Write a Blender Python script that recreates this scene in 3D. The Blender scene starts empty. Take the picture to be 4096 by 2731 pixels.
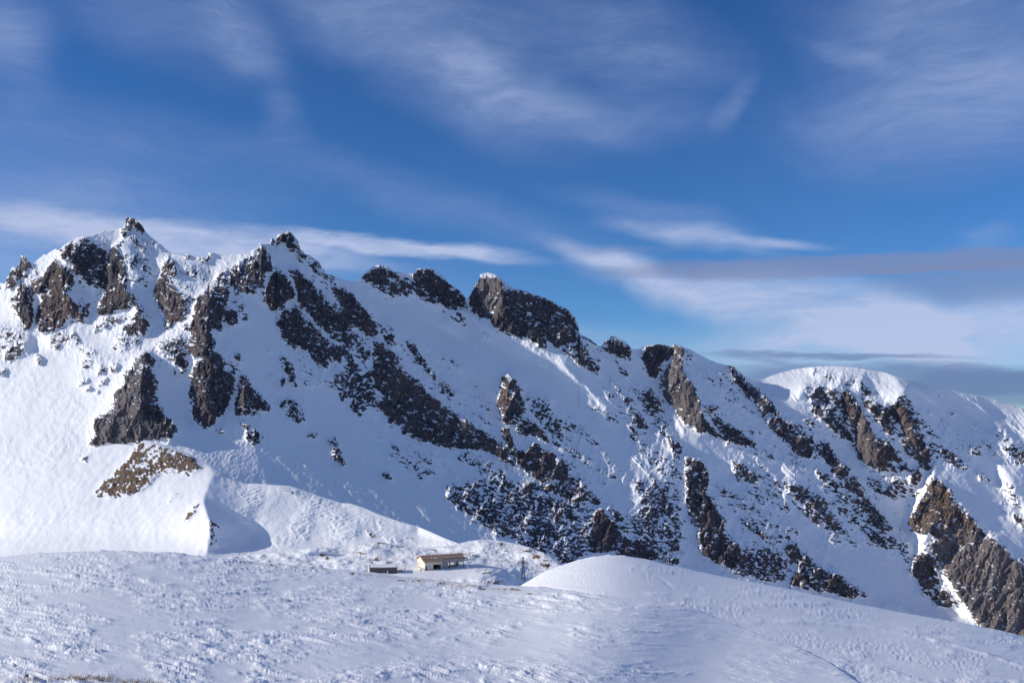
import bpy, bmesh, math, random
import numpy as np
from mathutils import Vector, Matrix

R = math.radians
scene = bpy.context.scene
COL = scene.collection

# ------------------------------------------------------------------ camera
F = 3982.0            # focal length in photo pixels (35 mm on a 36 mm frame, 4096 px wide)
HX, HY = 2048.0, 1650.0   # photo pixel of the level line of sight
cam_d = bpy.data.cameras.new('camera')
cam = bpy.data.objects.new('camera', cam_d)
COL.objects.link(cam)
cam_d.sensor_width = 36.0
cam_d.lens = 36.0 * F / 4096.0
cam_d.shift_y = (HY - 1365.5) / 4096.0
cam_d.clip_start = 0.3
cam_d.clip_end = 60000.0
cam.location = (0, 0, 0)
cam.rotation_euler = (R(90), 0, 0)
scene.camera = cam

# ------------------------------------------------------------------ sun and exposure
SUN_AZ, SUN_EL = -95.5, 21.2      # degrees clockwise from the view direction, degrees above level
sd = Vector((math.sin(R(SUN_AZ)) * math.cos(R(SUN_EL)), math.cos(R(SUN_AZ)) * math.cos(R(SUN_EL)), math.sin(R(SUN_EL))))
sun_d = bpy.data.lights.new('sun', 'SUN')
sun_d.energy = 4.45
sun_d.angle = R(0.53)
sun_d.color = (1.0, 0.935, 0.84)
sun = bpy.data.objects.new('sun', sun_d)
COL.objects.link(sun)
sun.rotation_euler = sd.to_track_quat('Z', 'Y').to_euler()
vs = scene.view_settings
vs.view_transform = 'Standard'
vs.look = 'None'
vs.exposure = 0.0
vs.gamma = 1.0
vs.use_curve_mapping = False

# ------------------------------------------------------------------ sky
SKY_STRENGTH = 0.14
world = bpy.data.worlds.new('World')
scene.world = world
world.use_nodes = True
wt = world.node_tree
wt.nodes.clear()


class NT:
    """small helper for wiring nodes"""
    def __init__(self, tree):
        self.t = tree

    def n(self, typ, **kw):
        nd = self.t.nodes.new(typ)
        for k, v in kw.items():
            setattr(nd, k, v)
        return nd

    def put(self, sock, val):
        if val is None:
            return
        if isinstance(val, bpy.types.NodeSocket):
            self.t.links.new(val, sock)
        else:
            sock.default_value = val

    def math(self, op, a, b=None, c=None, clamp=False):
        nd = self.n('ShaderNodeMath', operation=op, use_clamp=clamp)
        self.put(nd.inputs[0], a)
        self.put(nd.inputs[1], b)
        self.put(nd.inputs[2], c)
        return nd.outputs[0]

    def noise(self, vec, scale, detail=4.0, rough=0.55, dist=0.0, lac=2.0):
        nd = self.n('ShaderNodeTexNoise')
        self.put(nd.inputs['Vector'], vec)
        nd.inputs['Scale'].default_value = scale
        nd.inputs['Detail'].default_value = detail
        nd.inputs['Roughness'].default_value = rough
        nd.inputs['Lacunarity'].default_value = lac
        nd.inputs['Distortion'].default_value = dist
        return nd.outputs[0]

    def ramp(self, x, a, b, lo=0.0, hi=1.0, smooth=True):
        nd = self.n('ShaderNodeMapRange')
        nd.interpolation_type = 'SMOOTHSTEP' if smooth else 'LINEAR'
        self.put(nd.inputs[0], x)
        nd.inputs[1].default_value = a
        nd.inputs[2].default_value = b
        nd.inputs[3].default_value = lo
        nd.inputs[4].default_value = hi
        return nd.outputs[0]

    def mix(self, fac, a, b, blend='MIX'):
        nd = self.n('ShaderNodeMix', data_type='RGBA', blend_type=blend)
        self.put(nd.inputs[0], fac)
        self.put(nd.inputs[6], a)
        self.put(nd.inputs[7], b)
        return nd.outputs[2]

    def mapping(self, vec, loc=(0, 0, 0), rot=(0, 0, 0), scale=(1, 1, 1), typ='POINT'):
        nd = self.n('ShaderNodeMapping', vector_type=typ)
        self.put(nd.inputs[0], vec)
        nd.inputs[1].default_value = loc
        nd.inputs[2].default_value = rot
        nd.inputs[3].default_value = scale
        return nd.outputs[0]


W = NT(wt)
tc = W.n('ShaderNodeTexCoord').outputs['Generated']
nish = W.n('ShaderNodeTexSky', sky_type='NISHITA')
nish.sun_disc = False
nish.sun_elevation = R(SUN_EL)
nish.sun_rotation = R(SUN_AZ % 360)
nish.altitude = 2300
nish.air_density = 1.0
nish.dust_density = 0.25
nish.ozone_density = 2.2
# heading and height angle of the viewed direction, in units of 1000 photo-pixel steps (1/3982 rad)
sep = W.n('ShaderNodeSeparateXYZ')
W.put(sep.inputs[0], tc)
dx, dy, dz = sep.outputs
az = W.math('ARCTAN2', dx, dy)
el = W.math('ARCSINE', dz)
comb = W.n('ShaderNodeCombineXYZ')
W.put(comb.inputs[0], W.math('MULTIPLY', az, F / 1000))
W.put(comb.inputs[1], W.math('MULTIPLY', el, F / 1000))
S = comb.outputs[0]


def sky_pos(X, Y):
    u, v = (X - HX) / F, (HY - Y) / F
    a = math.atan2(u, 1.0)
    e = math.asin(v / math.sqrt(1 + u * u + v * v))
    return (a * F / 1000, e * F / 1000)


# cirrus: warped, streaky noise
wa = W.noise(S, 0.9, 3, 0.55)
warp = W.n('ShaderNodeVectorMath', operation='MULTIPLY_ADD')
nz = W.n('ShaderNodeTexNoise')
nz.inputs['Scale'].default_value = 1.5
nz.inputs['Detail'].default_value = 3
W.put(nz.inputs['Vector'], S)
W.put(warp.inputs[0], nz.outputs[1])
warp.inputs[1].default_value = (0.40, 0.24, 0)
W.put(warp.inputs[2], S)
SW = warp.outputs[0]
streak = W.noise(W.mapping(SW, rot=(0, 0, R(24)), scale=(1.0, 3.4, 1)), 1.6, 8, 0.6)
streak2 = W.noise(W.mapping(SW, rot=(0, 0, R(-8)), scale=(0.8, 2.2, 1)), 2.3, 8, 0.62)
soft = W.noise(SW, 0.8, 4, 0.55)
fine = W.noise(W.mapping(SW, rot=(0, 0, R(16)), scale=(1, 5.0, 1)), 6.5, 7, 0.7)
tex = W.math('ADD', W.math('MULTIPLY', streak, 0.55), W.math('ADD', W.math('MULTIPLY', streak2, 0.3), W.math('MULTIPLY', fine, 0.24)))
wisp = W.ramp(tex, 0.40, 0.76)


# centred warp so that the banks keep their place
wc = W.n('ShaderNodeVectorMath', operation='MULTIPLY_ADD')
W.put(wc.inputs[0], nz.outputs[1])
wc.inputs[1].default_value = (0.5, 0.22, 0)
W.put(wc.inputs[2], S)
wc2 = W.n('ShaderNodeVectorMath', operation='SUBTRACT')
W.put(wc2.inputs[0], wc.outputs[0])
wc2.inputs[1].default_value = (0.25, 0.11, 0)
SWC = wc2.outputs[0]


wn = W.noise(W.mapping(S, scale=(1.0, 5.0, 1)), 2.6, 5, 0.6)
cw = W.n('ShaderNodeCombineXYZ')
W.put(cw.inputs[1], W.math('MULTIPLY', W.math('SUBTRACT', wn, 0.5), 0.085))
wadd = W.n('ShaderNodeVectorMath', operation='ADD')
W.put(wadd.inputs[0], S)
W.put(wadd.inputs[1], cw.outputs[0])
SG = wadd.outputs[0]


def stroke(X, Y, a, b, ang, k, warped=True, soft0=1.0, soft1=0.0):
    """an elliptical bank of cloud around photo pixel (X, Y); a, b half sizes in photo pixels"""
    cx, cy = sky_pos(X, Y)
    m = W.mapping(SWC if warped else SG, loc=(cx, cy, 0), rot=(0, 0, R(ang)), scale=(a / 1000, b / 1000, 1), typ='TEXTURE')
    ln = W.n('ShaderNodeVectorMath', operation='LENGTH')
    W.put(ln.inputs[0], m)
    return W.math('MULTIPLY', W.ramp(ln.outputs['Value'], soft0, soft1), k)


def total(lst):
    acc = lst[0]
    for x in lst[1:]:
        acc = W.math('ADD', acc, x)
    return acc

high = total([
    stroke(1850, 330, 728, 256.5, -22, 0.50), stroke(2150, 420, 546, 121.5, -20, 0.40), stroke(2450, 160, 728, 283.5, -12, 0.40),
    stroke(1500, 60, 910, 229.5, -8, 0.36), stroke(2880, 420, 208, 81, 42, 0.40), stroke(2560, 470, 429, 148.5, -10, 0.24),
    stroke(3850, 180, 806, 445.5, -28, 0.64), stroke(3600, 520, 728, 297, -10, 0.32), stroke(3500, 230, 299, 54, -24, 0.32),
    stroke(930, 110, 338, 175.5, -35, 0.50), stroke(650, 60, 546, 229.5, -20, 0.29), stroke(60, 110, 338, 256.5, -55, 0.48),
    stroke(1100, 470, 117, 162, 0, 0.28), stroke(300, 640, 1170, 324, -6, 0.24), stroke(1700, 820, 1170, 148.5, -14, 0.24),
    stroke(100, 860, 1170, 216, 0, 0.34), stroke(2600, 860, 546, 81, -16, 0.27), stroke(3950, 960, 143, 67.5, 0, 0.32)])
lowbank = total([
    stroke(700, 965, 1000, 80, -5, 1.0, warped=False, soft1=0.35), stroke(1550, 985, 640, 42, -6, 0.8, warped=False, soft1=0.3), stroke(1150, 960, 520, 62, -4, 0.8, warped=False), stroke(1900, 1010, 420, 36, -5, 0.6, warped=False), stroke(200, 930, 620, 90, 0, 0.45, warped=False),
    stroke(2750, 960, 420, 60, -12, 0.95), stroke(3060, 985, 320, 28, -2, 0.8),
    stroke(2700, 1150, 560, 110, -17, 0.85), stroke(3250, 1230, 620, 180, -8, 1.0, soft1=0.3), stroke(3900, 1290, 700, 170, 0, 0.95, soft1=0.3),
    stroke(3300, 1370, 620, 90, 0, 0.7), stroke(3300, 1480, 1500, 260, 0, 0.6, warped=False), stroke(400, 1150, 1900, 330, 0, 0.38, warped=False), stroke(2420, 1040, 420, 60, -14, 0.7), stroke(2350, 1330, 300, 90, 0, 0.25)])
grey = total([
    stroke(3500, 1058, 1250, 56, 0, 1.0, warped=False, soft1=0.55), stroke(3950, 1110, 560, 90, 0, 0.85, soft1=0.3),
    stroke(2450, 1015, 420, 24, 0, 0.4)])
dark = total([
    stroke(3650, 1540, 950, 95, -2, 1.0, warped=False, soft1=0.6), stroke(3350, 1425, 640, 18, -2, 0.9, warped=False, soft1=0.2), stroke(3050, 1440, 260, 26, -8, 0.6, warped=False),
    stroke(3950, 1500, 420, 70, 0, 0.7)])
# away from the named banks thin cirrus goes on unseen, strengthened to lift the ambient light
front = W.math('MULTIPLY', W.ramp(W.math('ABSOLUTE', az), 0.75, 0.55), W.ramp(el, 0.62, 0.45))
rest = W.math('MULTIPLY', W.math('SUBTRACT', 1.0, front), W.ramp(soft, 0.3, 0.65, 0.05, 0.65))
high = W.math('ADD', W.math('ADD', W.math('MULTIPLY', high, 1.2), W.ramp(soft, 0.40, 0.75, 0.0, 0.05)), rest)
a_high = W.math('MULTIPLY', high, W.math('ADD', W.math('MULTIPLY', wisp, 0.8), 0.46), clamp=True)
a_low = W.math('MULTIPLY', lowbank, W.math('ADD', W.math('MULTIPLY', wisp, 0.85), 0.46), clamp=True)
a_grey = W.math('MULTIPLY', grey, W.math('ADD', W.math('MULTIPLY', wisp, 0.35), 0.68), clamp=True)
a_dark = W.math('MULTIPLY', dark, W.math('ADD', W.math('MULTIPLY', wisp, 0.35), 0.7), clamp=True)
K = 1.0 / SKY_STRENGTH
def kc(r, g, b):
    return (r * K, g * K, b * K, 1)
hsv = W.n('ShaderNodeHueSaturation')
hsv.inputs['Saturation'].default_value = 1.18
hsv.inputs['Value'].default_value = 1.0
W.put(hsv.inputs['Color'], nish.outputs[0])
base = W.mix(1.0, hsv.outputs[0], (0.37, 0.56, 0.80, 1), 'MULTIPLY')
c1 = W.mix(W.math('MULTIPLY', a_high, 0.88), base, kc(0.33, 0.42, 0.68))
c2 = W.mix(W.math('MULTIPLY', a_low, 0.9), c1, kc(0.48, 0.56, 0.79))
c3 = W.mix(W.math('MULTIPLY', a_grey, 0.85), c2, kc(0.215, 0.265, 0.46))
sky_col = W.mix(W.math('MULTIPLY', a_dark, 0.85), c3, kc(0.125, 0.195, 0.40))


bg = W.n('ShaderNodeBackground')
bg.inputs[1].default_value = SKY_STRENGTH
W.put(bg.inputs[0], sky_col)
W.put(W.n('ShaderNodeOutputWorld').inputs[0], bg.outputs[0])

# ---- digitised terrain data: tile letter, value, points (tile pixels; see TILES) ----
TILES = {'A': (0, 800), 'B': (1366, 900), 'C': (2732, 1250), 'D': (0, 1600), 'E': (1366, 1600), 'F': (2732, 1821)}
TS = 1.7218
SKY_A = "-600 690 -250 640 0 565 35 575 40 540 60 520 75 480 90 455 110 470 135 440 140 410 145 378 160 370 175 385 178 405 195 408 205 425 222 445 240 425 262 405 290 385 300 368 320 375 340 358 370 340 385 332 400 345 430 320 455 300 490 278 530 260 580 245 640 235 690 222 715 203 750 207 790 200 835 193 845 195 862 165 870 120 885 117 898 118 905 132 920 123 940 130 945 145 965 160 983 175 990 195 1005 215 1020 235 1050 260 1080 285 1110 305 1140 335 1165 352 1185 365 1210 370 1240 375 1265 382 1290 367 1325 383 1360 385 1400 390 1430 392 1433 360 1460 358 1475 362 1510 370 1540 378 1580 380 1605 367 1640 370 1680 362 1700 372 1735 345 1775 325 1790 295 1800 302 1830 298 1860 290 1865 270 1880 260 1895 275 1903 300 1905 255 1918 233 1935 240 1942 228 1965 220 1985 215 2010 225 2025 245 2045 265 2060 295 2062 330 2085 345 2100 370 2130 378 2165 400 2200 425 2210 455 2230 480 2250 505 2290 520"
SKY_B = "0 372 50 385 100 388 130 365 150 340 185 308 215 285 260 272 300 278 330 290 345 310 365 320 410 325 445 330 490 332 515 318 520 303 560 300 590 293 630 303 650 318 690 340 720 370 730 392 770 420 810 445 835 475 858 502 878 500 885 480 900 455 918 425 925 400 940 390 950 370 952 345 975 330 1010 326 1050 335 1075 348 1100 375 1130 395 1160 418 1185 435 1220 440 1260 452 1300 465 1340 480 1380 495 1430 515 1470 535 1510 555 1550 572 1585 600 1610 635 1625 670 1635 710 1640 750 1680 765 1720 790 1755 815 1765 830 1790 828 1810 800 1845 787 1852 762 1890 770 1920 790 1950 795 1985 830 2000 850 2030 852 2060 848 2080 835 2110 828 2150 820 2200 817 2240 825 2280 840 2290 815 2310 818"
SKY_C = "0 235 60 255 120 290 180 320 240 345 300 360 330 362 380 395 430 435 480 470 512 475 540 462 600 435 680 408 760 388 850 375 950 367 1050 367 1150 371 1200 374 1260 388 1330 398 1400 410 1450 430 1550 455 1650 480 1750 507 1850 530 1950 553 2050 575 2150 595 2250 630 2350 662 2600 740 3000 870"
# rock: density (0..1), optional brown grass amount after a slash
ROCK = """
A .5 200 470 330 440 210 590 150 560
A .6 430 640 500 690 640 690 640 760 560 850 480 800 430 720
A .35 560 545 720 610 700 700 640 650
A .5 860 330 1000 350 1050 440 1040 560 960 520 880 430
A .55 1000 215 1190 362 1150 360 1020 300
A .5 1190 390 1450 500 1480 560 1380 560 1250 500
A .5 1180 540 1260 600 1380 640 1340 700 1260 640
A .5 930 640 1020 690 990 720 920 690
A .58 1480 520 1640 420 1800 330 1880 470 1830 600 1700 650 1560 640 1480 600
A .5 1600 640 1720 720 1740 850 1680 860 1610 760
A .5 1560 1100 1640 1110 1650 1200 1560 1180
A .55 1740 1280 1800 1310 1870 1420 1880 1470 1800 1440
A .45 2000 1030 2100 1100 2200 1200 2300 1300 2200 1290 2080 1180
A .6 2060 330 2220 430 2352 560 2352 620 2240 560 2120 470
A .42 0 860 180 900 170 1040 60 1120 0 1060
A .5/.3 300 910 480 900 560 960 500 1010 340 1030
A .5 560 1000 650 1010 640 1180 560 1170
A .5 780 900 1030 930 960 1010 800 1060
A .4 640 1060 760 1060 740 1120 660 1110
A .58 1060 960 1290 880 1290 1090 1180 1110 1060 1040
B .58 0 830 120 960 230 1060 300 1240 200 1290 100 1230 0 1180
B .55 210 640 330 700 420 800 560 1000 640 1130 560 1090 430 900 330 820 250 770
B .45 560 830 760 920 880 1020 800 1020 660 930
B .5 620 1040 820 1140 850 1230 780 1200 660 1160
B .4 160 1240 330 1340 420 1420 480 1500 400 1470 300 1380
B .6 100 390 500 345 860 515 870 590 760 600 600 540 480 480 380 510 260 450
B .5 720 560 860 580 860 690 760 680
B .64 890 490 955 350 1100 380 1550 585 1635 770 1560 830 1440 800 1250 760 1050 690 920 610
B .6 1560 780 1700 800 1800 1050 1700 1010 1600 940
B .45 1690 860 1800 940 1790 970 1720 930
B .55 1250 1160 1420 1170 1480 1340 1560 1500 1450 1480 1330 1330
B .45 1450 1290 1650 1350 1780 1480 1760 1520 1600 1460 1480 1380
B .5 1680 1230 1900 1290 1960 1400 1850 1370
B .45 1840 1060 2000 1180 2100 1420 2060 1520 1990 1500 1960 1330 1900 1180
B .5 1980 1090 2090 1110 2230 1300 2300 1480 2200 1480 2090 1330
B .4 900 1140 1000 1190 1060 1320 1000 1330
E .55 680 580 1000 520 1200 540 1720 720 1940 800 2000 880 1930 960 1720 1050 1650 1110 1300 1040 1180 960 1050 920 850 800 720 700
E .4 420 310 720 400 650 540 560 560 430 480 330 420 300 330
E .45 760 380 960 360 1160 460 1180 560 1000 520 820 440
E .42 1400 180 1500 220 1600 330 1700 480 1600 440 1480 340
E .36 1560 280 1660 340 1960 520 1900 560 1760 520 1620 420
E .5 1940 520 2200 560 2352 620 2352 1150 2220 1120 2000 950 1940 800 2060 730
E .42 1950 180 2352 400 2352 640 2200 540 2060 400
C .35 150 420 300 400 420 560 540 720 460 740 330 640 200 520
C .5 170 650 300 700 480 880 640 960 700 1060 560 1020 400 930 260 830
C .52 640 690 830 760 980 900 1060 1060 1160 1150 1080 1150 960 1020 820 960 700 880
C .5 820 500 1100 520 1180 800 1190 920 1080 860 960 760 880 680
C .5/.25 1200 520 1420 620 1560 560 1640 700 1740 1000 1640 1100 1560 1000 1480 870 1400 760 1280 640
C .4 1600 650 1720 780 1800 900 1960 1080 1900 1100 1760 1000 1680 880
C .36/.6 860 380 1240 390 1330 560 1200 540 1060 510 900 470
C .45 2140 780 2352 900 2352 1100 2250 1040 2180 900
C .42 2160 1160 2330 1220 2352 1460 2250 1370
C .35 1850 850 2060 900 2060 1010 1930 980
F .42 180 180 460 280 640 470 700 620 560 620 430 450 300 330
F .42 330 10 600 150 700 300 760 420 640 380 520 260 400 180
F .6/.2 420 600 700 650 740 860 560 880 330 800
F .58/.4 680 150 960 260 1150 520 1060 560 860 440 720 260
F .46 870 60 1100 160 1480 560 1570 760 1440 680 1280 560 1080 380 940 200
F .35 980 540 1220 580 1240 640 1020 620
F .5 1250 130 1560 140 1560 330 1420 320 1300 240
F .6/.2 1560 660 1760 700 1780 1050 1680 1000
F .4 560 430 820 500 760 620 640 560
A .8 40 540 75 480 90 455 135 440 145 375 165 370 180 405 220 440 215 470 190 470 175 500 185 525 150 535 120 560 100 590 110 620 80 628 60 600 35 600
A .85 150 565 190 600 215 640 240 690 225 740 240 800 215 860 190 870 150 840 120 800 110 760 85 740 110 700 60 700 80 660 120 640
A .85/.35 340 430 375 395 410 420 430 460 470 470 500 500 510 545 490 600 460 640 500 690 540 740 610 760 600 800 550 790 580 850 530 830 480 800 440 850 400 880 330 910 290 925 255 905 262 850 245 810 265 740 290 690 270 650 215 620 205 580 240 540 290 530 320 480
A .85 400 345 470 285 560 265 600 255 640 290 690 305 740 350 730 400 735 470 725 540 715 600 680 610 640 600 590 580 560 545 520 520 500 480 500 440 450 420 415 385
A .95 862 165 870 118 900 118 945 130 985 180 1000 220 985 250 930 190 900 190 870 240 840 255 830 235
A .6 880 260 930 230 960 260 990 250 1015 285 1000 340 985 360 960 320 930 320 905 290
A .4 1000 220 1060 270 1120 310 1180 360 1140 350 1080 340 1030 290
A .9 835 260 800 300 770 330 745 380 730 430 725 500 720 560 715 640 680 690 670 740 665 800 720 790 790 760 850 760 900 740 930 690 910 650 870 600 850 560 880 560 870 520 860 480 850 430 830 380 810 330 830 300
A .5 850 540 910 570 960 600 1010 615 1030 580 1010 540 960 540 900 520 860 480
A .4 860 400 920 430 990 470 1040 530 1030 560 960 530 900 500
A .85/.2 1110 440 1140 390 1180 400 1210 440 1230 480 1200 540 1160 540 1200 590 1250 650 1300 670 1280 720 1300 760 1260 830 1210 850 1170 820 1130 790 1100 750 1070 730 1060 680 1055 600 1080 550 1100 500
A .35 1190 390 1260 430 1340 460 1440 500 1460 540 1400 540 1330 500 1250 470
A .4 1230 590 1300 600 1370 650 1340 690 1290 660
A .6 760 790 800 800 850 820 820 860 760 860 720 890 680 900 640 915 660 860 700 820
A .75 920 700 960 710 990 760 1010 820 1035 860 1025 930 970 930 920 920 880 920 840 900 860 860 900 820 930 760
A .45 870 940 930 940 900 980 850 1000 800 1030 770 1010 820 970
A .55/.4 370 920 420 890 470 930 440 980 390 1030 350 1010 380 960
A .5 510 900 540 940 550 980 500 980 490 940
A .7 245 1050 270 1060 300 1100 265 1150 245 1120
A .6 30 1060 100 1000 160 980 180 1020 130 1080 70 1120 30 1100
A .4 0 880 60 860 50 920 0 960
A .8 160 855 190 865 185 895 160 885
A .6 -30 1190 50 1160 40 1190 0 1210
A .5 580 1020 610 1050 620 1110 590 1170 555 1150 560 1080
A .6 690 1140 740 1150 720 1190 660 1195
A .7 770 1120 830 1140 800 1180 745 1190
A .7 560 1240 630 1215 600 1260 530 1285
A .7 580 1300 625 1270 630 1300 590 1325
A .6 690 1240 760 1220 720 1270 670 1290
A .6/.5 640 1330 690 1310 660 1340
A .4 850 1080 900 1070 830 1110 780 1130
A .95 990 1045 1030 1050 1065 1100 1060 1150 1040 1160 1080 1240 1100 1290 1070 1310 1090 1370 1060 1400 1110 1420 1140 1470 1165 1500 1200 1530 1225 1560 1230 1580 1180 1650 1120 1627 1080 1650 1000 1652 960 1677 820 1677 720 1687 620 1692 610 1667 660 1607 640 1557 645 1507 700 1480 775 1430 780 1370 790 1320 850 1260 870 1190 930 1110 940 1080
A .9 1360 640 1420 610 1500 600 1560 610 1590 650 1560 700 1550 740 1620 760 1650 850 1600 860 1560 830 1530 870 1540 900 1510 920 1480 880 1450 900 1480 950 1490 1000 1450 1050 1420 1080 1380 1070 1340 1090 1310 1050 1290 1000 1310 930 1300 880 1330 800 1340 740 1335 690
A .45 1590 640 1650 680 1700 730 1720 800 1680 830 1640 780 1600 720
A .9 1390 1060 1450 1040 1520 1060 1555 1120 1540 1180 1600 1170 1625 1240 1600 1310 1590 1370 1560 1440 1520 1500 1470 1540 1450 1570 1400 1560 1340 1520 1320 1460 1330 1380 1295 1330 1300 1270 1320 1200 1330 1140
A .5 1130 960 1200 930 1260 900 1280 950 1290 1010 1280 1080 1200 1060 1150 1040 1080 1010
A .9 1210 1060 1250 1050 1260 1130 1240 1150 1210 1130
A .95 1260 1080 1295 1110 1290 1170 1265 1200 1245 1180 1245 1130
A .6 1190 1140 1220 1180 1210 1210 1250 1220 1230 1250 1200 1220
A .4 1110 1060 1180 1080 1190 1130 1140 1120
A .9 1250 860 1285 845 1290 890 1260 895
A .8 1130 800 1170 800 1200 840 1160 890 1130 880
A .85 1665 1190 1700 1230 1740 1280 1770 1330 1830 1380 1865 1450 1800 1460 1740 1440 1730 1490 1660 1480 1615 1480 1615 1380 1640 1300 1650 1230
A .55 1620 1040 1660 1060 1670 1110 1630 1100 1580 1140 1550 1130 1600 1080
D .6 1620 150 1700 150 1760 200 1820 260 1800 290 1740 315 1700 270 1690 210
D .7 1480 185 1540 190 1550 220 1500 230
A .6 1920 1380 1990 1360 2050 1390 2090 1450 2110 1540 2060 1530 1990 1500 1930 1440
A .8 1925 1230 1960 1225 1965 1270 1940 1285
A .7 1920 1310 1955 1300 1940 1330
A .5 1860 1200 1890 1200 1870 1230
D .6 2115 225 2170 215 2190 245 2150 275 2115 255
D .9 2255 270 2310 250 2352 350 2375 420 2385 455 2352 450 2300 410 2280 330
A .97 1905 255 1920 233 1985 215 2030 250 2060 295 2062 330 2030 350 1990 350 1960 310 1940 290 1920 310 1905 305
A .9 1865 265 1880 260 1900 295 1870 300
A .6 2050 340 2100 370 2200 425 2210 470 2280 560 2240 520 2180 490 2120 440 2060 420 2040 380
A .85 1790 300 1830 330 1870 420 1880 470 1850 500 1810 500 1800 440 1780 390 1800 350 1770 340
A .6 1640 420 1740 370 1790 420 1780 500 1800 560 1830 590 1760 640 1680 650 1640 600 1650 540 1640 480 1570 520 1600 450
A .7 1490 520 1560 490 1600 530 1560 560 1560 600 1480 610 1440 600 1410 610 1450 570
A .9 1880 490 1950 490 1995 540 2010 600 2030 680 1990 690 1950 720 1950 760 1880 760 1830 710 1795 640 1850 570
A .88 1985 480 2060 490 2110 550 2160 570 2200 640 2260 690 2352 760 2352 980 2260 930 2190 870 2130 790 2080 740 2040 680 2040 600
A .8 1950 760 2040 720 2100 800 2160 850 2220 920 2290 980 2352 1010 2352 1130 2280 1080 2260 1160 2190 1130 2120 1060 2050 1000 2030 1030 1980 990 1930 920 1900 840
A .9 2270 600 2352 600 2352 720 2300 660
A .75 1930 1065 1980 1090 2010 1130 2040 1200 2050 1270 2030 1280 1990 1230 1960 1190 1930 1130
A .3 2060 1200 2150 1260 2230 1290 2150 1300 2080 1290
A .35 1820 990 1870 1060 1840 1050
A .55 2290 1180 2352 1190 2352 1390 2310 1330 2260 1260
A .7 1265 382 1290 367 1325 383 1310 398 1280 396
A .6 1340 400 1440 395 1450 430 1400 420
A .75 1430 392 1433 360 1475 362 1460 380
A .92 2352 602 2402 627 2452 672 2502 732 2542 782 2582 852 2602 922 2572 932 2512 942 2462 872 2412 872 2352 812
B .75 0 560 40 620 60 700 120 760 170 800 200 860 200 920 150 940 100 900 60 850 0 830
B .85 0 680 30 720 40 850 80 930 130 1000 100 1010 60 950 0 890
B .88/.15 215 780 280 800 330 840 370 880 410 950 450 1010 520 1060 570 1110 610 1160 680 1210 740 1260 820 1310 870 1350 960 1400 1060 1470 1140 1540 1190 1640 1160 1645 1080 1595 960 1555 860 1535 800 1545 740 1530 650 1520 560 1490 480 1460 430 1430 410 1385 340 1360 310 1320 240 1240 290 1180 220 1110 230 1070 150 1030 200 980 215 900
B .7 40 1250 90 1170 150 1170 160 1260 150 1320 90 1300
B .8 130 1050 180 1090 220 1160 210 1230 170 1190
B .65 0 1020 70 1080 60 1180 0 1220
B .8/.1 440 790 480 800 520 840 560 900 600 960 640 1020 655 1060 630 1080 590 1020 540 960 490 890 450 850
B .55 640 1060 720 1070 770 1130 790 1180 740 1170 680 1160 640 1120
B .45 230 670 300 680 350 720 370 790 330 790 280 740
B .45 740 905 800 940 850 990 800 1010 760 950
B .4 880 1155 930 1180 960 1220 900 1190
B .5 960 1010 1010 1040 990 1050
B .3 560 830 640 850 700 880 720 920 650 890
B .92/.2 1090 1045 1150 1018 1190 1050 1220 1110 1240 1170 1265 1220 1270 1290 1220 1330 1190 1370 1140 1380 1100 1350 1090 1290 1060 1220 1080 1170 1100 1130 1085 1120
B .75 1190 1370 1260 1330 1330 1370 1400 1420 1440 1500 1390 1500 1330 1460 1270 1450 1210 1430
B .85 1090 1400 1160 1390 1190 1470 1210 1567 1150 1567 1110 1480
B .5 1280 1190 1380 1180 1430 1240 1450 1350 1400 1340 1310 1270
B .4 930 1320 1000 1310 1040 1370 980 1390
B .5 1440 1450 1530 1490 1560 1520 1480 1510
B .3 1480 1310 1560 1330 1650 1380 1740 1430 1760 1490 1700 1460 1600 1420 1500 1370
B .35 980 1200 1020 1240 1050 1300 1010 1290
B .82 100 395 150 340 260 272 345 310 400 330 420 400 480 440 560 460 630 530 580 530 530 500 490 450 440 420 390 450 400 490 360 500 300 470 240 420 180 400 130 380
B .92 490 335 520 303 590 293 650 318 730 390 810 445 858 500 840 530 870 580 830 570 770 560 720 570 680 530 650 490 600 450 550 410 500 380
B .5 740 620 800 600 850 660 830 700 770 670
B .95 885 490 900 455 925 400 952 345 1075 348 1110 390 1120 430 1170 460 1180 500 1150 520 1140 560 1200 600 1240 650 1280 690 1320 730 1380 750 1390 790 1320 800 1270 780 1200 770 1150 740 1100 720 1040 680 1000 640 950 600 910 600 880 560
B .92 1190 440 1300 465 1430 515 1550 575 1610 640 1640 760 1640 800 1600 790 1550 800 1500 850 1470 840 1420 790 1370 740 1330 700 1390 680 1340 640 1320 600 1260 580 1230 520 1200 480
B .8 1330 790 1360 760 1410 790 1410 850 1360 850
B .75 1560 750 1600 790 1640 820 1690 870 1720 950 1760 1010 1790 1045 1720 1010 1650 970 1600 920 1560 880 1520 860
B .7 1640 750 1755 815 1765 840 1700 820 1650 790
B .4 1720 880 1780 930 1730 910
B .6 970 740 1015 760 990 775
B .88 1800 830 1815 795 1855 762 1930 795 2000 855 1990 910 2020 935 1960 930 1900 900 1830 870
B .7 1840 870 1890 930 1930 980 1980 1020 1970 1050 1920 1030 1890 970
B .94 2060 860 2110 828 2200 820 2280 850 2270 900 2220 950 2190 1010 2160 1060 2110 1020 2080 950
B .94 2280 840 2300 815 2352 840 2352 1350 2300 1290 2240 1220 2190 1120 2190 1050 2230 980 2280 930
B .8 2090 1110 2130 1100 2160 1170 2200 1230 2210 1290 2140 1290 2090 1230 2080 1160
B .85 2010 1280 2060 1310 2110 1390 2120 1410 2060 1400 2010 1340
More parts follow.
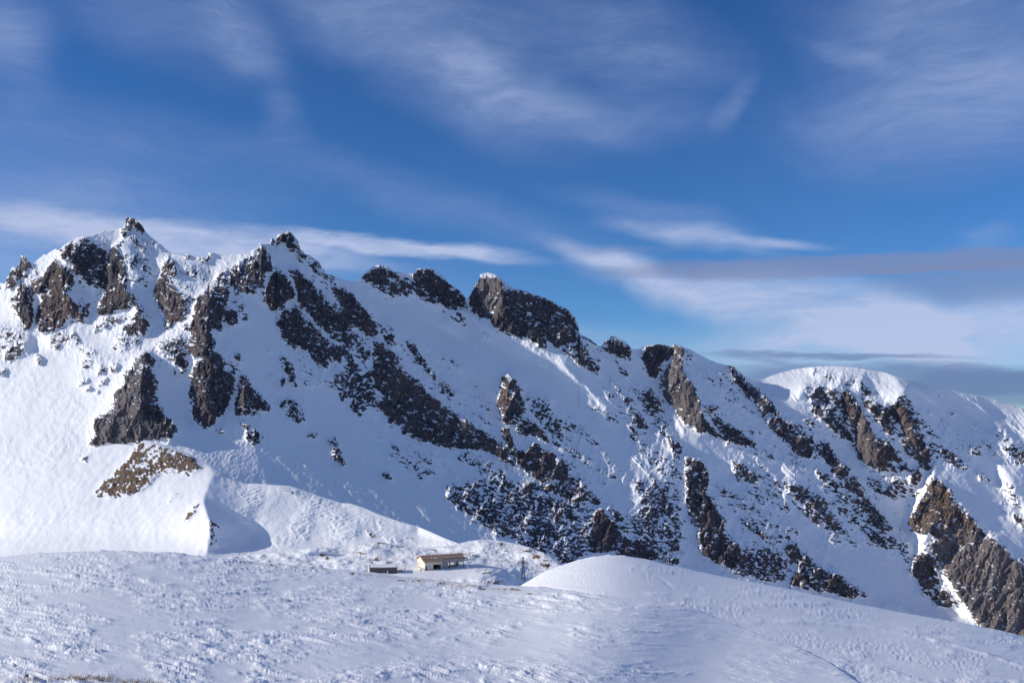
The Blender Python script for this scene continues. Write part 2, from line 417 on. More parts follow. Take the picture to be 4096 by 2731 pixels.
B .75 1970 1380 2010 1390 2040 1460 2030 1510 1990 1460
B .5 1990 1105 2060 1130 2090 1180 2040 1190
B .6 1850 1070 1900 1100 1950 1170 1900 1150
B .7 1950 1160 2020 1210 1980 1230 1945 1210
B .7 2150 1400 2210 1430 2200 1460 2160 1440
B .45 1700 1250 1780 1260 1900 1310 1940 1370 1850 1340 1760 1290
B .6 2170 1310 2230 1340 2260 1410 2210 1380
B .8 2255 1450 2300 1480 2352 1500 2352 1567 2300 1560 2260 1520
E .9/.25 1090 195 1150 190 1180 260 1210 350 1260 350 1330 290 1400 330 1480 380 1560 430 1590 480 1560 520 1540 540 1450 560 1370 570 1310 530 1270 490 1210 450 1170 370 1120 260
E .8 1200 150 1270 120 1320 150 1390 200 1440 290 1360 270 1300 230 1220 210
E .75/.5 1220 550 1300 560 1400 580 1480 560 1580 520 1650 540 1720 620 1800 700 1760 720 1700 690 1640 720 1560 680 1480 640 1380 620 1280 610
E .52 700 600 860 600 900 560 980 540 1080 540 1170 560 1190 620 1300 620 1450 660 1560 720 1650 750 1720 770 1720 880 1650 920 1560 880 1440 830 1380 880 1300 950 1220 950 1170 920 1100 940 1040 900 960 830 880 800 800 720 720 680
E .7 960 810 1060 780 1180 760 1290 780 1380 830 1360 870 1250 860 1180 900 1130 940 1060 910 1010 860
E .65/.3 1440 760 1540 760 1600 820 1540 850 1450 820
E .45 430 330 560 370 700 410 620 420 480 360
E .4 430 430 520 480 600 510 560 560 480 510
E .75 280 490 330 510 355 550 310 560 280 520
E .6 330 280 390 310 400 370 350 330
E .5 790 390 850 350 930 400 900 440 830 430
E .88/.15 1770 740 1800 740 1820 790 1870 830 1920 890 1930 950 1880 1030 1830 1050 1720 1050 1710 990 1730 870 1740 810
E .85 1880 1040 1930 960 1950 940 2000 960 2060 950 2110 990 2180 1040 2220 1100 2160 1100 2050 1090 1950 1080
E .9 2230 1100 2300 1080 2330 1110 2320 1140 2230 1130
E .65 1190 960 1260 980 1330 990 1380 960 1420 1020 1520 990 1540 1040 1620 1080 1600 1110 1500 1120 1430 1060 1300 1030
E .6 1800 700 1870 740 1940 790 1940 830 1860 790
E .65 2120 470 2170 560 2200 620 2280 700 2290 760 2230 790 2170 830 2120 880 2040 870 1990 790 2060 740 2100 700 2130 720 2160 640 2130 560
E .75 2010 540 2080 590 2140 620 2160 660 2120 690 2050 590
E .4 1710 480 1820 500 1930 520 1850 540 1810 590 1750 520
E .55 1570 300 1630 350 1620 390 1570 360
E .5 2010 260 2100 330 2200 420 2300 520 2352 560 2352 480 2270 420 2180 360 2060 280
E .85 2180 680 2260 700 2280 770 2200 770
E .55 2200 860 2290 900 2340 960 2280 960 2180 950 2140 920
E .8 2290 1000 2330 1000 2330 1030 2290 1030
E .5 2230 320 2300 400 2340 470 2352 420 2300 330
C .92 0 370 15 400 50 480 90 540 130 640 150 740 200 780 250 860 180 840 120 820 60 790 0 770
C .5 0 240 40 260 90 310 60 340 20 340
C .92 305 360 340 370 400 430 480 500 560 560 640 640 670 700 600 690 540 710 480 620 420 550 380 500 330 430
C .8 540 710 660 700 740 770 790 800 730 830 770 860 720 890 660 850 600 790
C .4 215 380 300 420 260 430
C .45 140 440 200 450 210 490 160 480
C .3 260 530 350 560 330 590
C .3 420 780 520 800 560 850 480 840
C .8/.15 150 640 240 640 245 680 200 690 270 760 360 790 430 850 500 900 500 940 430 920 340 890 300 910 270 860 240 800 170 700
C .94 730 890 790 860 880 850 900 900 880 1000 820 1000 760 950
C .92 950 870 1000 900 1050 980 1120 1050 1160 1080 1120 1130 1060 1110 1000 1040 960 960
C .7 830 500 870 500 890 560 850 550
C .72/.3 900 510 960 510 990 560 1030 520 1090 600 1080 640 1000 600 1000 660 980 710 940 710 890 660 880 590
C .8 940 730 1020 700 1080 760 1150 820 1180 900 1140 890 1060 840 1000 780
C .6 820 730 880 720 920 800 870 790
C .94/.1 1090 520 1150 540 1200 600 1230 650 1250 700 1300 800 1330 850 1400 870 1450 930 1520 1010 1480 1030 1400 1030 1460 1060 1480 1100 1380 1095 1300 1070 1250 1060 1210 1010 1190 950 1180 870 1180 790 1120 720 1100 640
C .8 1490 1040 1550 1030 1555 1090 1490 1095
C .85/.2 1230 610 1320 600 1370 640 1420 720 1450 790 1465 850 1410 830 1350 760 1300 690 1250 650
C .6/.5 1210 530 1270 515 1330 580 1280 580
C .85/.3 1420 640 1470 600 1540 650 1590 680 1620 780 1600 790 1620 850 1660 890 1690 950 1720 980 1700 1010 1620 980 1600 900 1550 870 1520 810 1480 740 1430 700
C .85 1480 820 1540 870 1600 960 1570 1000 1520 950
C .5 1420 600 1530 560 1580 640 1470 590
C .75/.3 1620 1000 1700 1000 1720 1040 1680 1100 1630 1060
C .6 880 390 915 395 895 430
C .5/.7 980 410 1050 440 1030 480 980 440
C .45/.6 1080 450 1190 470 1150 520 1090 490
C .3/.6 1040 400 1230 420 1100 430
C .5 1640 790 1700 790 1770 880 1740 900 1680 850
C .4 1680 670 1750 710 1700 700
C .8 1845 675 1885 695 1850 700
C .75 1975 920 2050 920 2030 990 1990 980
C .65 1790 920 1850 950 1950 1030 1970 1070 1930 1085 1880 1050 1820 1030 1770 990
C .6 2010 1080 2080 1120 2130 1170 2060 1150
C .5/.3 2160 800 2220 800 2250 860 2190 840
C .6 2190 900 2230 920 2250 970 2210 950
C .75 2300 960 2350 950 2350 1050 2310 1020
C .6 2225 1170 2300 1220 2310 1260 2250 1240
C .5 2180 1300 2230 1320 2200 1330
C .8 2255 1370 2350 1400 2350 1480 2290 1440
C .6 2250 1000 2290 1010 2300 1050
C .75/.3 1570 1080 1620 1050 1650 1130 1640 1170 1600 1210 1565 1190
C .9/.55 1720 1130 1780 1150 1840 1210 1870 1270 1920 1340 1900 1390 1860 1420 1850 1460 1770 1450 1730 1470 1700 1510 1650 1530 1600 1510 1560 1450 1555 1400 1600 1340 1650 1280 1680 1200
F .98/.2 1900 520 2040 490 2100 550 2200 620 2300 720 2350 760 2350 1280 2200 1260 2050 1200 2010 1110 1950 1040 1920 1000 1870 920 1790 800 1770 720 1680 610 1800 580 1850 560
F .8/.8 1700 500 1780 480 1850 470 1900 400 1920 360 2040 480 1900 560 1800 620 1740 590 1690 540
F .8/.3 1600 680 1680 660 1740 720 1760 760 1700 830 1720 900 1700 960 1650 920 1600 840 1570 800
F .7 1720 920 1820 930 1880 1000 1890 1050 1830 1040 1790 1050 1740 1030 1710 980
F .92/.15 10 0 110 30 160 80 180 150 160 260 220 300 230 360 290 420 280 520 370 590 410 680 420 750 330 780 240 740 150 690 110 640 100 560 110 500 40 450 40 370 20 300
F .45 200 200 300 220 440 300 400 350 330 330
F .6/.2 430 640 560 620 680 700 720 770 690 870 560 850 440 830 330 800 420 750
F .65/.2 330 20 400 50 470 100 550 200 480 200 420 160 380 190 350 110
F .6 430 240 500 240 570 310 540 350 500 290
F .75 390 430 470 470 560 530 610 590 560 580 480 520 400 480
F .5 430 410 480 430 470 460
F .68/.45 690 170 760 200 860 210 940 280 1000 340 950 350 1000 400 1060 460 1120 520 1100 550 1020 500 940 490 880 460 830 390 820 330 760 280 700 230
F .65 910 80 980 110 1040 190 1080 220 1040 240 980 190 920 130
F .5 610 150 660 170 690 250 640 220
F .87 1110 150 1180 150 1240 220 1250 290 1180 260 1120 220
F .85 1170 290 1260 280 1330 360 1400 440 1440 500 1380 530 1320 480 1270 390 1200 330
F .6 980 280 1100 370 1200 440 1250 500 1210 490 1100 400
F .92 1250 510 1320 520 1390 590 1420 650 1360 630 1290 580
F .7 1410 550 1480 560 1480 650 1440 600
F .5 1490 570 1560 580 1560 760 1510 700 1480 640
F .5 1000 570 1060 560 1090 600 1050 610
F .6 1130 570 1200 600 1190 630 1140 600
F .6 690 310 740 350 740 410 700 380
F .5 640 500 670 510 650 540
F .7 690 570 740 540 730 590
F .8 750 510 805 530 790 555
F .6 600 400 620 390 615 420
F .6 1260 150 1310 150 1370 170 1310 220 1270 190
F .7 1320 240 1380 215 1440 230 1400 270 1350 270
F .4 1410 280 1500 270 1520 300 1440 300
F .4 1460 380 1520 390 1470 410
F .85/.25 700 620 750 595 790 600 820 660 880 700 930 750 1000 800 1080 820 1120 860 1190 910 1200 990 1100 970 960 930 860 940 820 910 740 910 740 850 770 790 800 740 740 730 710 680
F .7/.3 1160 930 1210 905 1250 950 1290 980 1200 970
"""
# snow and rock facets: sideways tilt (negative faces left / the sun, positive faces right)
FACET = """
A -0.50 -600 500 0 560 222 440 400 335 415 385 460 480 560 560 720 650 650 850 700 830 960 700 1000 900 1130 850 1330 730 1300 900 1290 1000 1050 1100 860 1230 780 1400 640 1560 620 1700 620 2600 -600 2600
A 0.63 430 460 500 500 640 680 640 760 560 800 480 700 500 600
A 0.61 480 285 640 245 740 350 720 600 560 545 500 470 420 390
A 0.63 190 600 240 690 230 860 200 800
A 0.35 190 930 250 940 240 1080 180 1060
A 0.66 990 760 1035 860 1025 930 970 900
A 0.40 600 250 700 215 835 190 830 250 740 340 640 290
A -0.70 835 255 745 380 725 560 670 740 665 800 760 760 800 600 800 450 830 330
A 0.61 880 180 990 190 1185 365 1060 560 900 480 850 330 870 240
A 0.66 930 560 1060 400 1060 700 1130 850 1000 900 920 690
A -0.80 1110 440 1140 385 1130 560 1120 700 1160 820 1100 760 1055 620
A -0.40 1020 380 1130 395 1080 480
A 0.25 1190 380 1440 400 1450 560 1300 620 1180 540
A -0.10 1180 580 1240 600 1370 660 1340 700 1240 640
A -0.60 780 1240 860 1230 930 1100 960 1060 970 1250 900 1350 920 1500 860 1680 620 1700 640 1550 780 1400
A 0.66 990 1050 1065 1100 1080 1240 1100 1290 1100 1420 1060 1500 980 1500 950 1350 980 1200
A 0.69 1060 1150 1200 1150 1290 1260 1300 1450 1350 1560 1230 1570 1100 1420
A -0.90 1330 730 1320 830 1150 950 1000 1060 930 1090 1000 1000 1120 920 1290 780
A -0.40 1330 640 1430 610 1440 720 1400 850 1430 1000 1380 1080 1290 1010
A 0.68 1440 620 1590 650 1700 740 1650 860 1480 1040 1440 1000 1420 820
A -0.30 1320 1140 1420 1060 1430 1200 1400 1350 1440 1560 1340 1520 1295 1300
A 0.68 1450 1050 1550 1120 1625 1240 1560 1450 1460 1560 1420 1350
A -0.50 1665 1185 1690 1230 1670 1330 1690 1480 1615 1480 1615 1380
A 0.70 1695 1230 1770 1330 1865 1450 1740 1440 1730 1490 1690 1480 1680 1330
A -0.10 1560 500 1790 330 1800 420 1770 500 1700 640 1600 640
A 0.66 1830 300 2060 330 2000 440 1880 470
A -0.60 1975 430 2040 420 2080 450 2010 470
A 0.66 1650 650 1880 790 1990 1000 2200 1300 2352 1400 2352 1700 2100 1550 1870 1450 1700 1230 1600 1050 1550 900
B 0.66 0 380 500 400 880 520 900 700 1300 960 1600 1100 1700 1300 1500 1300 1200 1100 800 900 400 700
B -0.60 880 740 960 700 1100 740 1250 800 1400 860 1500 900 1560 1000 1680 1120 1830 1260 1800 1280 1720 1200 1700 1240 1600 1110 1480 1050 1380 980 1290 960 1200 900 1080 870
B -0.35 590 650 700 680 800 720 880 760 960 860 1060 900 900 850 750 760
B -0.55 660 590 760 590 800 620 740 620
B -0.85 910 650 960 680 990 720 930 700
B -0.95 230 670 300 660 330 820 230 770
B -0.85 440 785 490 810 470 830
B -0.40 885 490 950 345 1075 348 1100 500 1100 640 1000 640 910 600
B 0.67 1190 440 1430 515 1610 640 1640 790 1500 850 1330 700
B -0.95 2190 1050 2280 900 2290 815 2352 840 2352 1350 2230 1200
B -0.75 1090 1040 1150 1018 1160 1100 1130 1200 1130 1340 1060 1220
C -0.75 0 370 50 480 90 540 130 640 120 820 0 770
C 0.45 60 420 120 300 300 560 280 580
C -1.20/2 512 478 600 430 850 370 1050 360 1200 368 1330 392 1430 420 1540 540 1500 560 1420 620 1330 560 1240 500 1190 530 1090 500 1000 540 890 510 830 500 800 590 640 560
C -0.35 1430 430 1600 520 1780 640 1740 640 1600 560 1480 470
C -0.55 1840 550 1950 580 2100 700 2180 790 2130 830 2000 720 1900 640 1850 590
C -0.75 2050 590 2600 730 2600 900 2250 730 2150 670
C -0.65 2230 860 2310 920 2260 900
C -0.60 2130 1010 2220 1080 2350 1300 2350 1400 2240 1300 2170 1200
C -0.25 1310 1090 1560 1090 1570 1200 1530 1280 1480 1200 1400 1200 1340 1130
C -1.15 1530 1250 1620 1200 1720 1020 1740 1010 1720 1130 1600 1340 1560 1450 1600 1510 1700 1530 1660 1567 1560 1560 1530 1450
C -0.95 1180 790 1230 650 1270 800 1330 960 1320 1060 1250 1050 1190 950
C -0.55 1555 1400 1720 1130 1870 1270 1920 1340 1850 1460 1600 1510
C -0.75 1090 520 1130 540 1180 700 1120 720
C -0.75 1230 610 1300 640 1250 660
C -0.75 1420 640 1500 640 1600 900 1540 860
F -1.05 1740 120 1830 220 1940 360 2050 480 2200 620 2350 740 2350 770 2200 660 2090 570 2020 500 1920 470 1900 380 1840 240
F -0.40 1770 720 1900 560 2100 560 2350 780 2350 1280 2050 1200 1900 980
F -1.05 1540 330 1580 500 1590 640 1560 760 1600 700 1740 760 1850 880 2030 1150 1880 1100 1740 1000 1660 640 1620 560
F -0.60 490 0 560 80 650 180 720 340 690 320 600 140 520 70
F -0.90 630 30 690 90 760 170 700 150 650 80
F -0.95 790 590 850 650 920 730 870 700 810 640
F -0.45 860 610 960 660 1090 810 1040 790 940 700
F -0.85 890 300 950 350 920 350
C -0.85 320 890 360 990 320 930
C -0.65 240 860 310 910 280 870
E -1.05 1770 735 1795 740 1765 800 1740 800
E -1.05 2030 930 2080 950 2020 970
E -0.75 2200 30 2250 60 2352 200 2352 260 2290 200 2220 120
D .34 1080 280 1230 200 1400 190 1500 230 1700 280 1850 370 1800 480 1900 570 1900 700 1500 700 1450 450 1280 340
D .46 1850 310 2000 300 2200 350 2352 470 2502 500 2702 680 2872 830 2872 1000 2300 900 1950 620
D 0.69 1750 330 1830 390 1900 540 1960 590 1900 600 1800 470
"""
KNOLL_ROCK = """
D .46/.5 780 520 960 300 1100 300 1340 400 1400 470 1300 520 1100 500 1060 560 960 640 760 680 640 660
D .42/.5 980 290 1140 350 1100 450 1000 420
D .72/.75 960 290 990 285 990 320 970 360 1000 390 960 440 920 440 880 470 900 510 950 470 1000 460 1040 470 1045 520 990 560 985 600 930 640 860 650 840 630 760 660 740 620 690 620 640 650 700 570 760 530 800 480 860 430 910 390 940 340
D .72/.7 1060 420 1130 350 1180 370 1260 370 1340 410 1390 460 1360 480 1270 480 1220 470 1150 460 1090 480
D .4/.7 1190 650 1225 635 1210 680 1150 720
D .6/.7 1390 695 1370 730 1330 790 1290 830 1260 860 1300 760
D .6/.6 480 425 560 390 605 380 600 430 550 400
D .4/.6 1280 510 1330 510 1320 530
D .4/.4 990 310 1040 310 1030 340 990 340
D .5/.3 1440 830 1490 840 1530 910 1480 900 1500 1000 1450 1000 1440 900
D .35/.4 1940 620 2060 620 2000 650
D .4/.4 1880 960 1930 960 1900 990
D .4/.4 2080 940 2120 950 2100 980
D .5/.6 775 1000 797 988 785 1000
D .4/.3 1470 495 1530 500 1560 520 1500 520
D .35/.4 2150 660 2220 680 2190 700
E .4/.5 160 890 210 900 240 950 200 950
E .3/.5 290 940 360 930 420 960 330 990
E .35/.5 440 940 510 950 520 990 460 970
"""
KNOLL_FACET = """
D .08 985 280 1080 295 1300 370 1450 450 1700 575 2000 590 2352 680 2872 850 2872 1300 1400 1300 1415 1075 1445 850 1395 690 1430 590 1475 490 1440 450
D .5 1080 285 1300 365 1450 450 1500 470 1700 572 1640 570 1480 510 1440 460 1280 390
D .2 1480 500 1600 550 1560 600 1450 640 1430 600
D 1.3 1400 690 1650 830 1750 900 1750 980 1500 1020 1430 1040 1445 850
D .05 1700 575 1850 580 1800 640 1650 800 1620 770 1650 650
D .75 1880 600 2100 620 2300 700 2352 720 2352 760 2100 680
D .7 1780 960 1900 930 2100 930 2352 960 2352 1000 2000 1000
E .8 150 880 420 920 640 960 800 985 600 1010 300 980 0 960 0 930
D -.2 1430 1080 1500 1025 1760 985 2000 1005 2352 1010 2600 1020 2872 1100 2872 1300 1400 1300
"""

# ------------------------------------------------------------------ numpy noise and small tools
_rng = np.random.RandomState(11)
_perm = _rng.permutation(1024).astype(np.int32)
_ang = _rng.rand(1024) * 2 * np.pi
_gx, _gy = np.cos(_ang).astype(np.float32), np.sin(_ang).astype(np.float32)


def perlin(x, y, seed=0):
    x = np.asarray(x, np.float64)
    y = np.asarray(y, np.float64)
    xi, yi = np.floor(x).astype(np.int64), np.floor(y).astype(np.int64)
    xf, yf = (x - xi).astype(np.float32), (y - yi).astype(np.float32)
    u = xf * xf * xf * (xf * (xf * 6 - 15) + 10)
    v = yf * yf * yf * (yf * (yf * 6 - 15) + 10)

    def g(ix, iy, fx, fy):
        h = _perm[(_perm[(ix + seed * 57) & 1023] + iy + seed * 131) & 1023]
        return _gx[h] * fx + _gy[h] * fy
    a = g(xi, yi, xf, yf)
    b = g(xi + 1, yi, xf - 1, yf)
    c = g(xi, yi + 1, xf, yf - 1)
    d = g(xi + 1, yi + 1, xf - 1, yf - 1)
    p = a + u * (b - a)
    q = c + u * (d - c)
    return (p + v * (q - p)) * 1.45


def fbm(x, y, lam, oct=4, seed=0, gain=0.5):
    s, a, t = 0.0, 1.0, 0.0
    for i in range(oct):
        s = s + a * perlin(x / lam, y / lam, seed + i)
        t += a
        a *= gain
        lam *= 0.48
    return s / t * 1.35


def ridged(x, y, lam, oct=3, seed=0, gain=0.5):
    s, a, t = 0.0, 1.0, 0.0
    for i in range(oct):
        s = s + a * (1 - np.abs(perlin(x / lam, y / lam, seed + i)) * 1.8)
        t += a
        a *= gain
        lam *= 0.47
    return s / t


def facets(x, y, lam, seed=0, tilt=1.0, curve=0.6):
    """chiselled surface: lower envelope of tilted bowls set out at random (sharp arrises between plane-like faces)"""
    x = x / lam
    y = y / lam
    xi, yi = np.floor(x).astype(np.int64), np.floor(y).astype(np.int64)
    out = np.full(x.shape, 1e9, np.float32)
    for oy in (-1, 0, 1):
        for ox in (-1, 0, 1):
            cx, cy = xi + ox, yi + oy
            h = _perm[(_perm[(cx + seed * 37) & 1023] + cy + seed * 91) & 1023]
            h2 = _perm[(h + 17) & 1023]
            h3 = _perm[(h2 + 401) & 1023]
            dx = (x - (cx + 0.5 + 0.42 * _gx[h])).astype(np.float32)
            dy = (y - (cy + 0.5 + 0.42 * _gy[h2])).astype(np.float32)
            a = (h3.astype(np.float32) / 1023.0) * 0.5
            out = np.minimum(out, a + tilt * (0.6 * _gx[h3] * dx + 0.45 * _gy[h] * dy) + curve * (dx * dx + dy * dy))
    return out


def sstep(a, b, x):
    t = np.clip((x - a) / (b - a), 0, 1)
    return t * t * (3 - 2 * t)


def rot(x, y, deg):
    c, s = math.cos(R(deg)), math.sin(R(deg))
    return x * c + y * s, -x * s + y * c


def blur(a, sig):
    r = max(1, int(sig * 2.6))
    k = np.exp(-0.5 * (np.arange(-r, r + 1) / sig) ** 2)
    k /= k.sum()
    p = np.pad(a, ((r, r), (0, 0)), mode='edge')
    out = sum(k[i] * p[i:i + a.shape[0]] for i in range(2 * r + 1))
    p = np.pad(out, ((0, 0), (r, r)), mode='edge')
    return sum(k[i] * p[:, i:i + a.shape[1]] for i in range(2 * r + 1))


def line(txt, tile=None):
    v = [float(t) for t in txt.split()]
    p = np.array(v).reshape(-1, 2)
    if tile:
        p = p / TS + np.array(TILES[tile], float)
    return p


class Grid:
    """a regular grid over photo pixels that carries terrain fields"""
    def __init__(self, x0, x1, y0, y1, c=3.0):
        self.x0, self.y0, self.c = x0, y0, c
        self.nx, self.ny = int((x1 - x0) / c) + 1, int((y1 - y0) / c) + 1
        self.X = x0 + c * np.arange(self.nx)
        self.Y = y0 + c * np.arange(self.ny)

    def new(self, v=0.0):
        return np.full((self.ny, self.nx), v, np.float64)

    def inside(self, pts):
        """mask slice of a polygon"""
        i0 = max(0, int((pts[:, 0].min() - self.x0) / self.c))
        i1 = min(self.nx, int((pts[:, 0].max() - self.x0) / self.c) + 2)
        j0 = max(0, int((pts[:, 1].min() - self.y0) / self.c))
        j1 = min(self.ny, int((pts[:, 1].max() - self.y0) / self.c) + 2)
        if i1 <= i0 or j1 <= j0:
            return None
        xx, yy = np.meshgrid(self.X[i0:i1], self.Y[j0:j1])
        m = np.zeros(xx.shape, bool)
        n = len(pts)
        for k in range(n):
            xa, ya = pts[k]
            xb, yb = pts[(k + 1) % n]
            if ya == yb:
                continue
            cond = (yy < ya) != (yy < yb)
            m ^= cond & (xx < (xb - xa) * (yy - ya) / (yb - ya) + xa)
        return slice(j0, j1), slice(i0, i1), m

    def sample(self, f, X, Y):
        fx = np.clip((X - self.x0) / self.c, 0, self.nx - 1.001)
        fy = np.clip((Y - self.y0) / self.c, 0, self.ny - 1.001)
        i, j = fx.astype(int), fy.astype(int)
        a, b = fx - i, fy - j
        return (f[j, i] * (1 - a) * (1 - b) + f[j, i + 1] * a * (1 - b) + f[j + 1, i] * (1 - a) * b + f[j + 1, i + 1] * a * b)

    def nearest(self, f, X, Y):
        i = np.clip(np.rint((X - self.x0) / self.c).astype(int), 0, self.nx - 1)
        j = np.clip(np.rint((Y - self.y0) / self.c).astype(int), 0, self.ny - 1)
        return f[j, i]

    def integrate(self, gx, gy, base, lam, wy=1.0):
        """surface whose slopes come closest to gx, gy and whose broad form follows base"""
        ny, nx = gx.shape
        div = np.zeros((ny, nx))
        ex, ey = gx.copy(), gy.copy()
        ex[:, -1] = 0
        ey[-1, :] = 0
        div += ex
        div[:, 1:] -= ex[:, :-1]
        div += wy * ey
        div[1:, :] -= wy * ey[:-1, :]
        rhs = lam * base - div
        m = np.concatenate([rhs, rhs[:, ::-1]], 1)
        m = np.concatenate([m, m[::-1, :]], 0)
        fm = np.fft.rfft2(m)
        ky = 2 - 2 * np.cos(2 * np.pi * np.fft.fftfreq(2 * ny))
        kx = 2 - 2 * np.cos(2 * np.pi * np.fft.rfftfreq(2 * nx))
        fm /= (lam + wy * ky[:, None] + kx[None, :])
        return np.fft.irfft2(fm, s=m.shape)[:ny, :nx]


def tag(o, label=None, cat=None, group=None, kind=None):
    if label:
        o['label'] = label
    if cat:
        o['category'] = cat
    if group:
        o['group'] = group
    if kind:
        o['kind'] = kind
    return o


def mesh_arrays(name, verts, quads, mat, attrs=None, smooth=True, parent=None):
    me = bpy.data.meshes.new(name)
    nv, nf = len(verts), len(quads)
    k = quads.shape[1]
    me.vertices.add(nv)
    me.vertices.foreach_set('co', np.ascontiguousarray(verts, np.float32).ravel())
    me.loops.add(nf * k)
    me.loops.foreach_set('vertex_index', np.ascontiguousarray(quads, np.int32).ravel())
    me.polygons.add(nf)
    me.polygons.foreach_set('loop_start', np.arange(0, nf * k, k, dtype=np.int32))
    me.polygons.foreach_set('use_smooth', np.full(nf, smooth, bool))
    me.update(calc_edges=True)
    for an, av in (attrs or {}).items():
        at = me.attributes.new(an, 'FLOAT', 'POINT')
        at.data.foreach_set('value', np.ascontiguousarray(av, np.float32))
    me.materials.append(mat)
    o = bpy.data.objects.new(name, me)
    COL.objects.link(o)
    if parent:
        o.parent = parent
    return o


def grid_quads(nr, nc):
    i = np.arange(nr * nc).reshape(nr, nc)
    return np.stack([i[:-1, :-1], i[1:, :-1], i[1:, 1:], i[:-1, 1:]], -1).reshape(-1, 4)


def interp(X, pts):
    return np.interp(X, pts[:, 0], pts[:, 1])


def sinterp(X, pts, sig=90.0):
    """interpolation without kinks"""
    xs = np.arange(-900, 5000, 10.0)
    ys = np.interp(xs, pts[:, 0], pts[:, 1])
    r = int(3 * sig / 10)
    k = np.exp(-0.5 * (np.arange(-r, r + 1) * 10 / sig) ** 2)
    ys = np.convolve(np.pad(ys, r, mode='edge'), k / k.sum(), mode='valid')
    return np.interp(X, xs, ys)


def place(X, Y, d):
    """the point at distance d (along the view axis) seen at photo pixel X, Y"""
    return Vector(((X - HX) / F * d, d, (HY - Y) / F * d))

# ------------------------------------------------------------------ terrain material
def terrain_material(name, bump_scale, bump_dist, rock_scale=0.12, bump_strength=0.6):
    m = bpy.data.materials.new(name)
    m.use_nodes = True
    N = NT(m.node_tree)
    m.node_tree.nodes.clear()
    co = N.n('ShaderNodeTexCoord').outputs['Object']

    def attr(a):
        nd = N.n('ShaderNodeAttribute')
        nd.attribute_name = a
        return nd.outputs['Fac']
    rk, br, tn = attr('rock'), attr('brown'), attr('tone')
    n1 = N.noise(co, rock_scale, 7, 0.72)
    n2 = N.noise(N.mapping(co, scale=(1, 1, 0.35)), rock_scale * 0.12, 5, 0.65)
    n3 = N.noise(co, rock_scale * 5, 3, 0.6)
    grey = N.mix(N.ramp(n1, 0.36, 0.66), (0.020, 0.019, 0.025, 1), (0.118, 0.103, 0.113, 1))
    grey = N.mix(N.math('MULTIPLY', N.ramp(n2, 0.45, 0.7), 0.6), grey, (0.165, 0.108, 0.100, 1))
    grey = N.mix(N.math('MULTIPLY', tn, 0.75), grey, (0.185, 0.168, 0.166, 1))
    grass = N.mix(n3, (0.11, 0.068, 0.035, 1), (0.31, 0.20, 0.105, 1))
    rock = N.mix(br, grey, grass)
    fac = N.ramp(N.math('ADD', rk, N.math('MULTIPLY', N.math('SUBTRACT', n3, 0.5), 0.5)), 0.40, 0.60)
    s1 = N.noise(co, bump_scale * 0.2, 3, 0.5)
    snow = N.mix(s1, (0.875, 0.88, 0.89, 1), (0.92, 0.922, 0.928, 1))
    col = N.mix(fac, snow, rock)
    bs = N.n('ShaderNodeBsdfPrincipled')
    N.put(bs.inputs['Base Color'], col)
    N.put(bs.inputs['Roughness'], N.ramp(fac, 0, 1, 0.62, 0.92, False))
    bs.inputs['Specular IOR Level'].default_value = 0.25
    hb = N.math('ADD', N.noise(co, bump_scale, 4, 0.6), N.math('MULTIPLY', N.math('MULTIPLY', n3, fac), 2.0))
    bm = N.n('ShaderNodeBump')
    bm.inputs['Strength'].default_value = bump_strength
    bm.inputs['Distance'].default_value = bump_dist
    N.put(bm.inputs['Height'], hb)
    N.put(bs.inputs['Normal'], bm.outputs[0])
    N.put(N.n('ShaderNodeOutputMaterial').inputs[0], bs.outputs[0])
    return m


M_MOUNT = terrain_material('mountain_snow_and_rock', 0.5, 0.35, 0.30)
M_HILL = terrain_material('hill_snow_and_rock', 0.9, 0.16, 0.3)
M_NEAR = terrain_material('wind_packed_snow', 2.6, 0.012, 1.2, 0.08)


# ------------------------------------------------------------------ terrain built from facets
def parse(block):
    out = []
    for l in block.strip().split('\n'):
        t = l.split()
        v = [float(x) for x in t[1].split('/')]
        out.append((v, line(' '.join(t[2:]), t[0])))
    return out


def fold(g, f):
    """beyond the surveyed strip the terrain goes on as its mirror image"""
    i = np.arange(g.nx)
    X = g.X
    Xm = np.where(X > 4096, 8192 - X, np.where(X < 0, -X, X))
    k = np.clip(np.rint((Xm - g.x0) / g.c).astype(int), 0, g.nx - 1)
    return f[:, k]


def build_fields(g, rocks, facets, p_def, q_snow, q_rock, thin=0):
    rho, brown, ids = g.new(), g.new(), np.full((g.ny, g.nx), -1, int)
    veil = g.new()      # the first `thin` outlines are ground with scattered rock, fading out at its rim
    for k, (v, pts) in enumerate(rocks):
        r = g.inside(pts)
        if r is None:
            continue
        sj, si, m = r
        tgt = veil if k < thin else rho
        tgt[sj, si] = np.where(m, np.maximum(tgt[sj, si], v[0]), tgt[sj, si])
        if len(v) > 1:
            brown[sj, si] = np.where(m, v[1], brown[sj, si])
        ids[sj, si] = np.where(m, k, ids[sj, si])
    if thin:
        rho = np.maximum(rho, blur(veil, 5.0) * 1.1)
    p = p_def.copy()
    q = g.new(q_snow)
    for v, pts in facets:
        r = g.inside(pts)
        if r is None:
            continue
        sj, si, m = r
        p[sj, si] = np.where(m, v[0], p[sj, si])
        if len(v) > 1:
            q[sj, si] = np.where(m, v[1], q[sj, si])
    rho, brown, p, q, ids = [fold(g, f) for f in (rho, brown, p, q, ids)]
    q = q + (q_rock - q) * blur(rho, 2.0)
    return rho, blur(brown, 2), blur(p, 1.6), blur(q, 1.6), ids


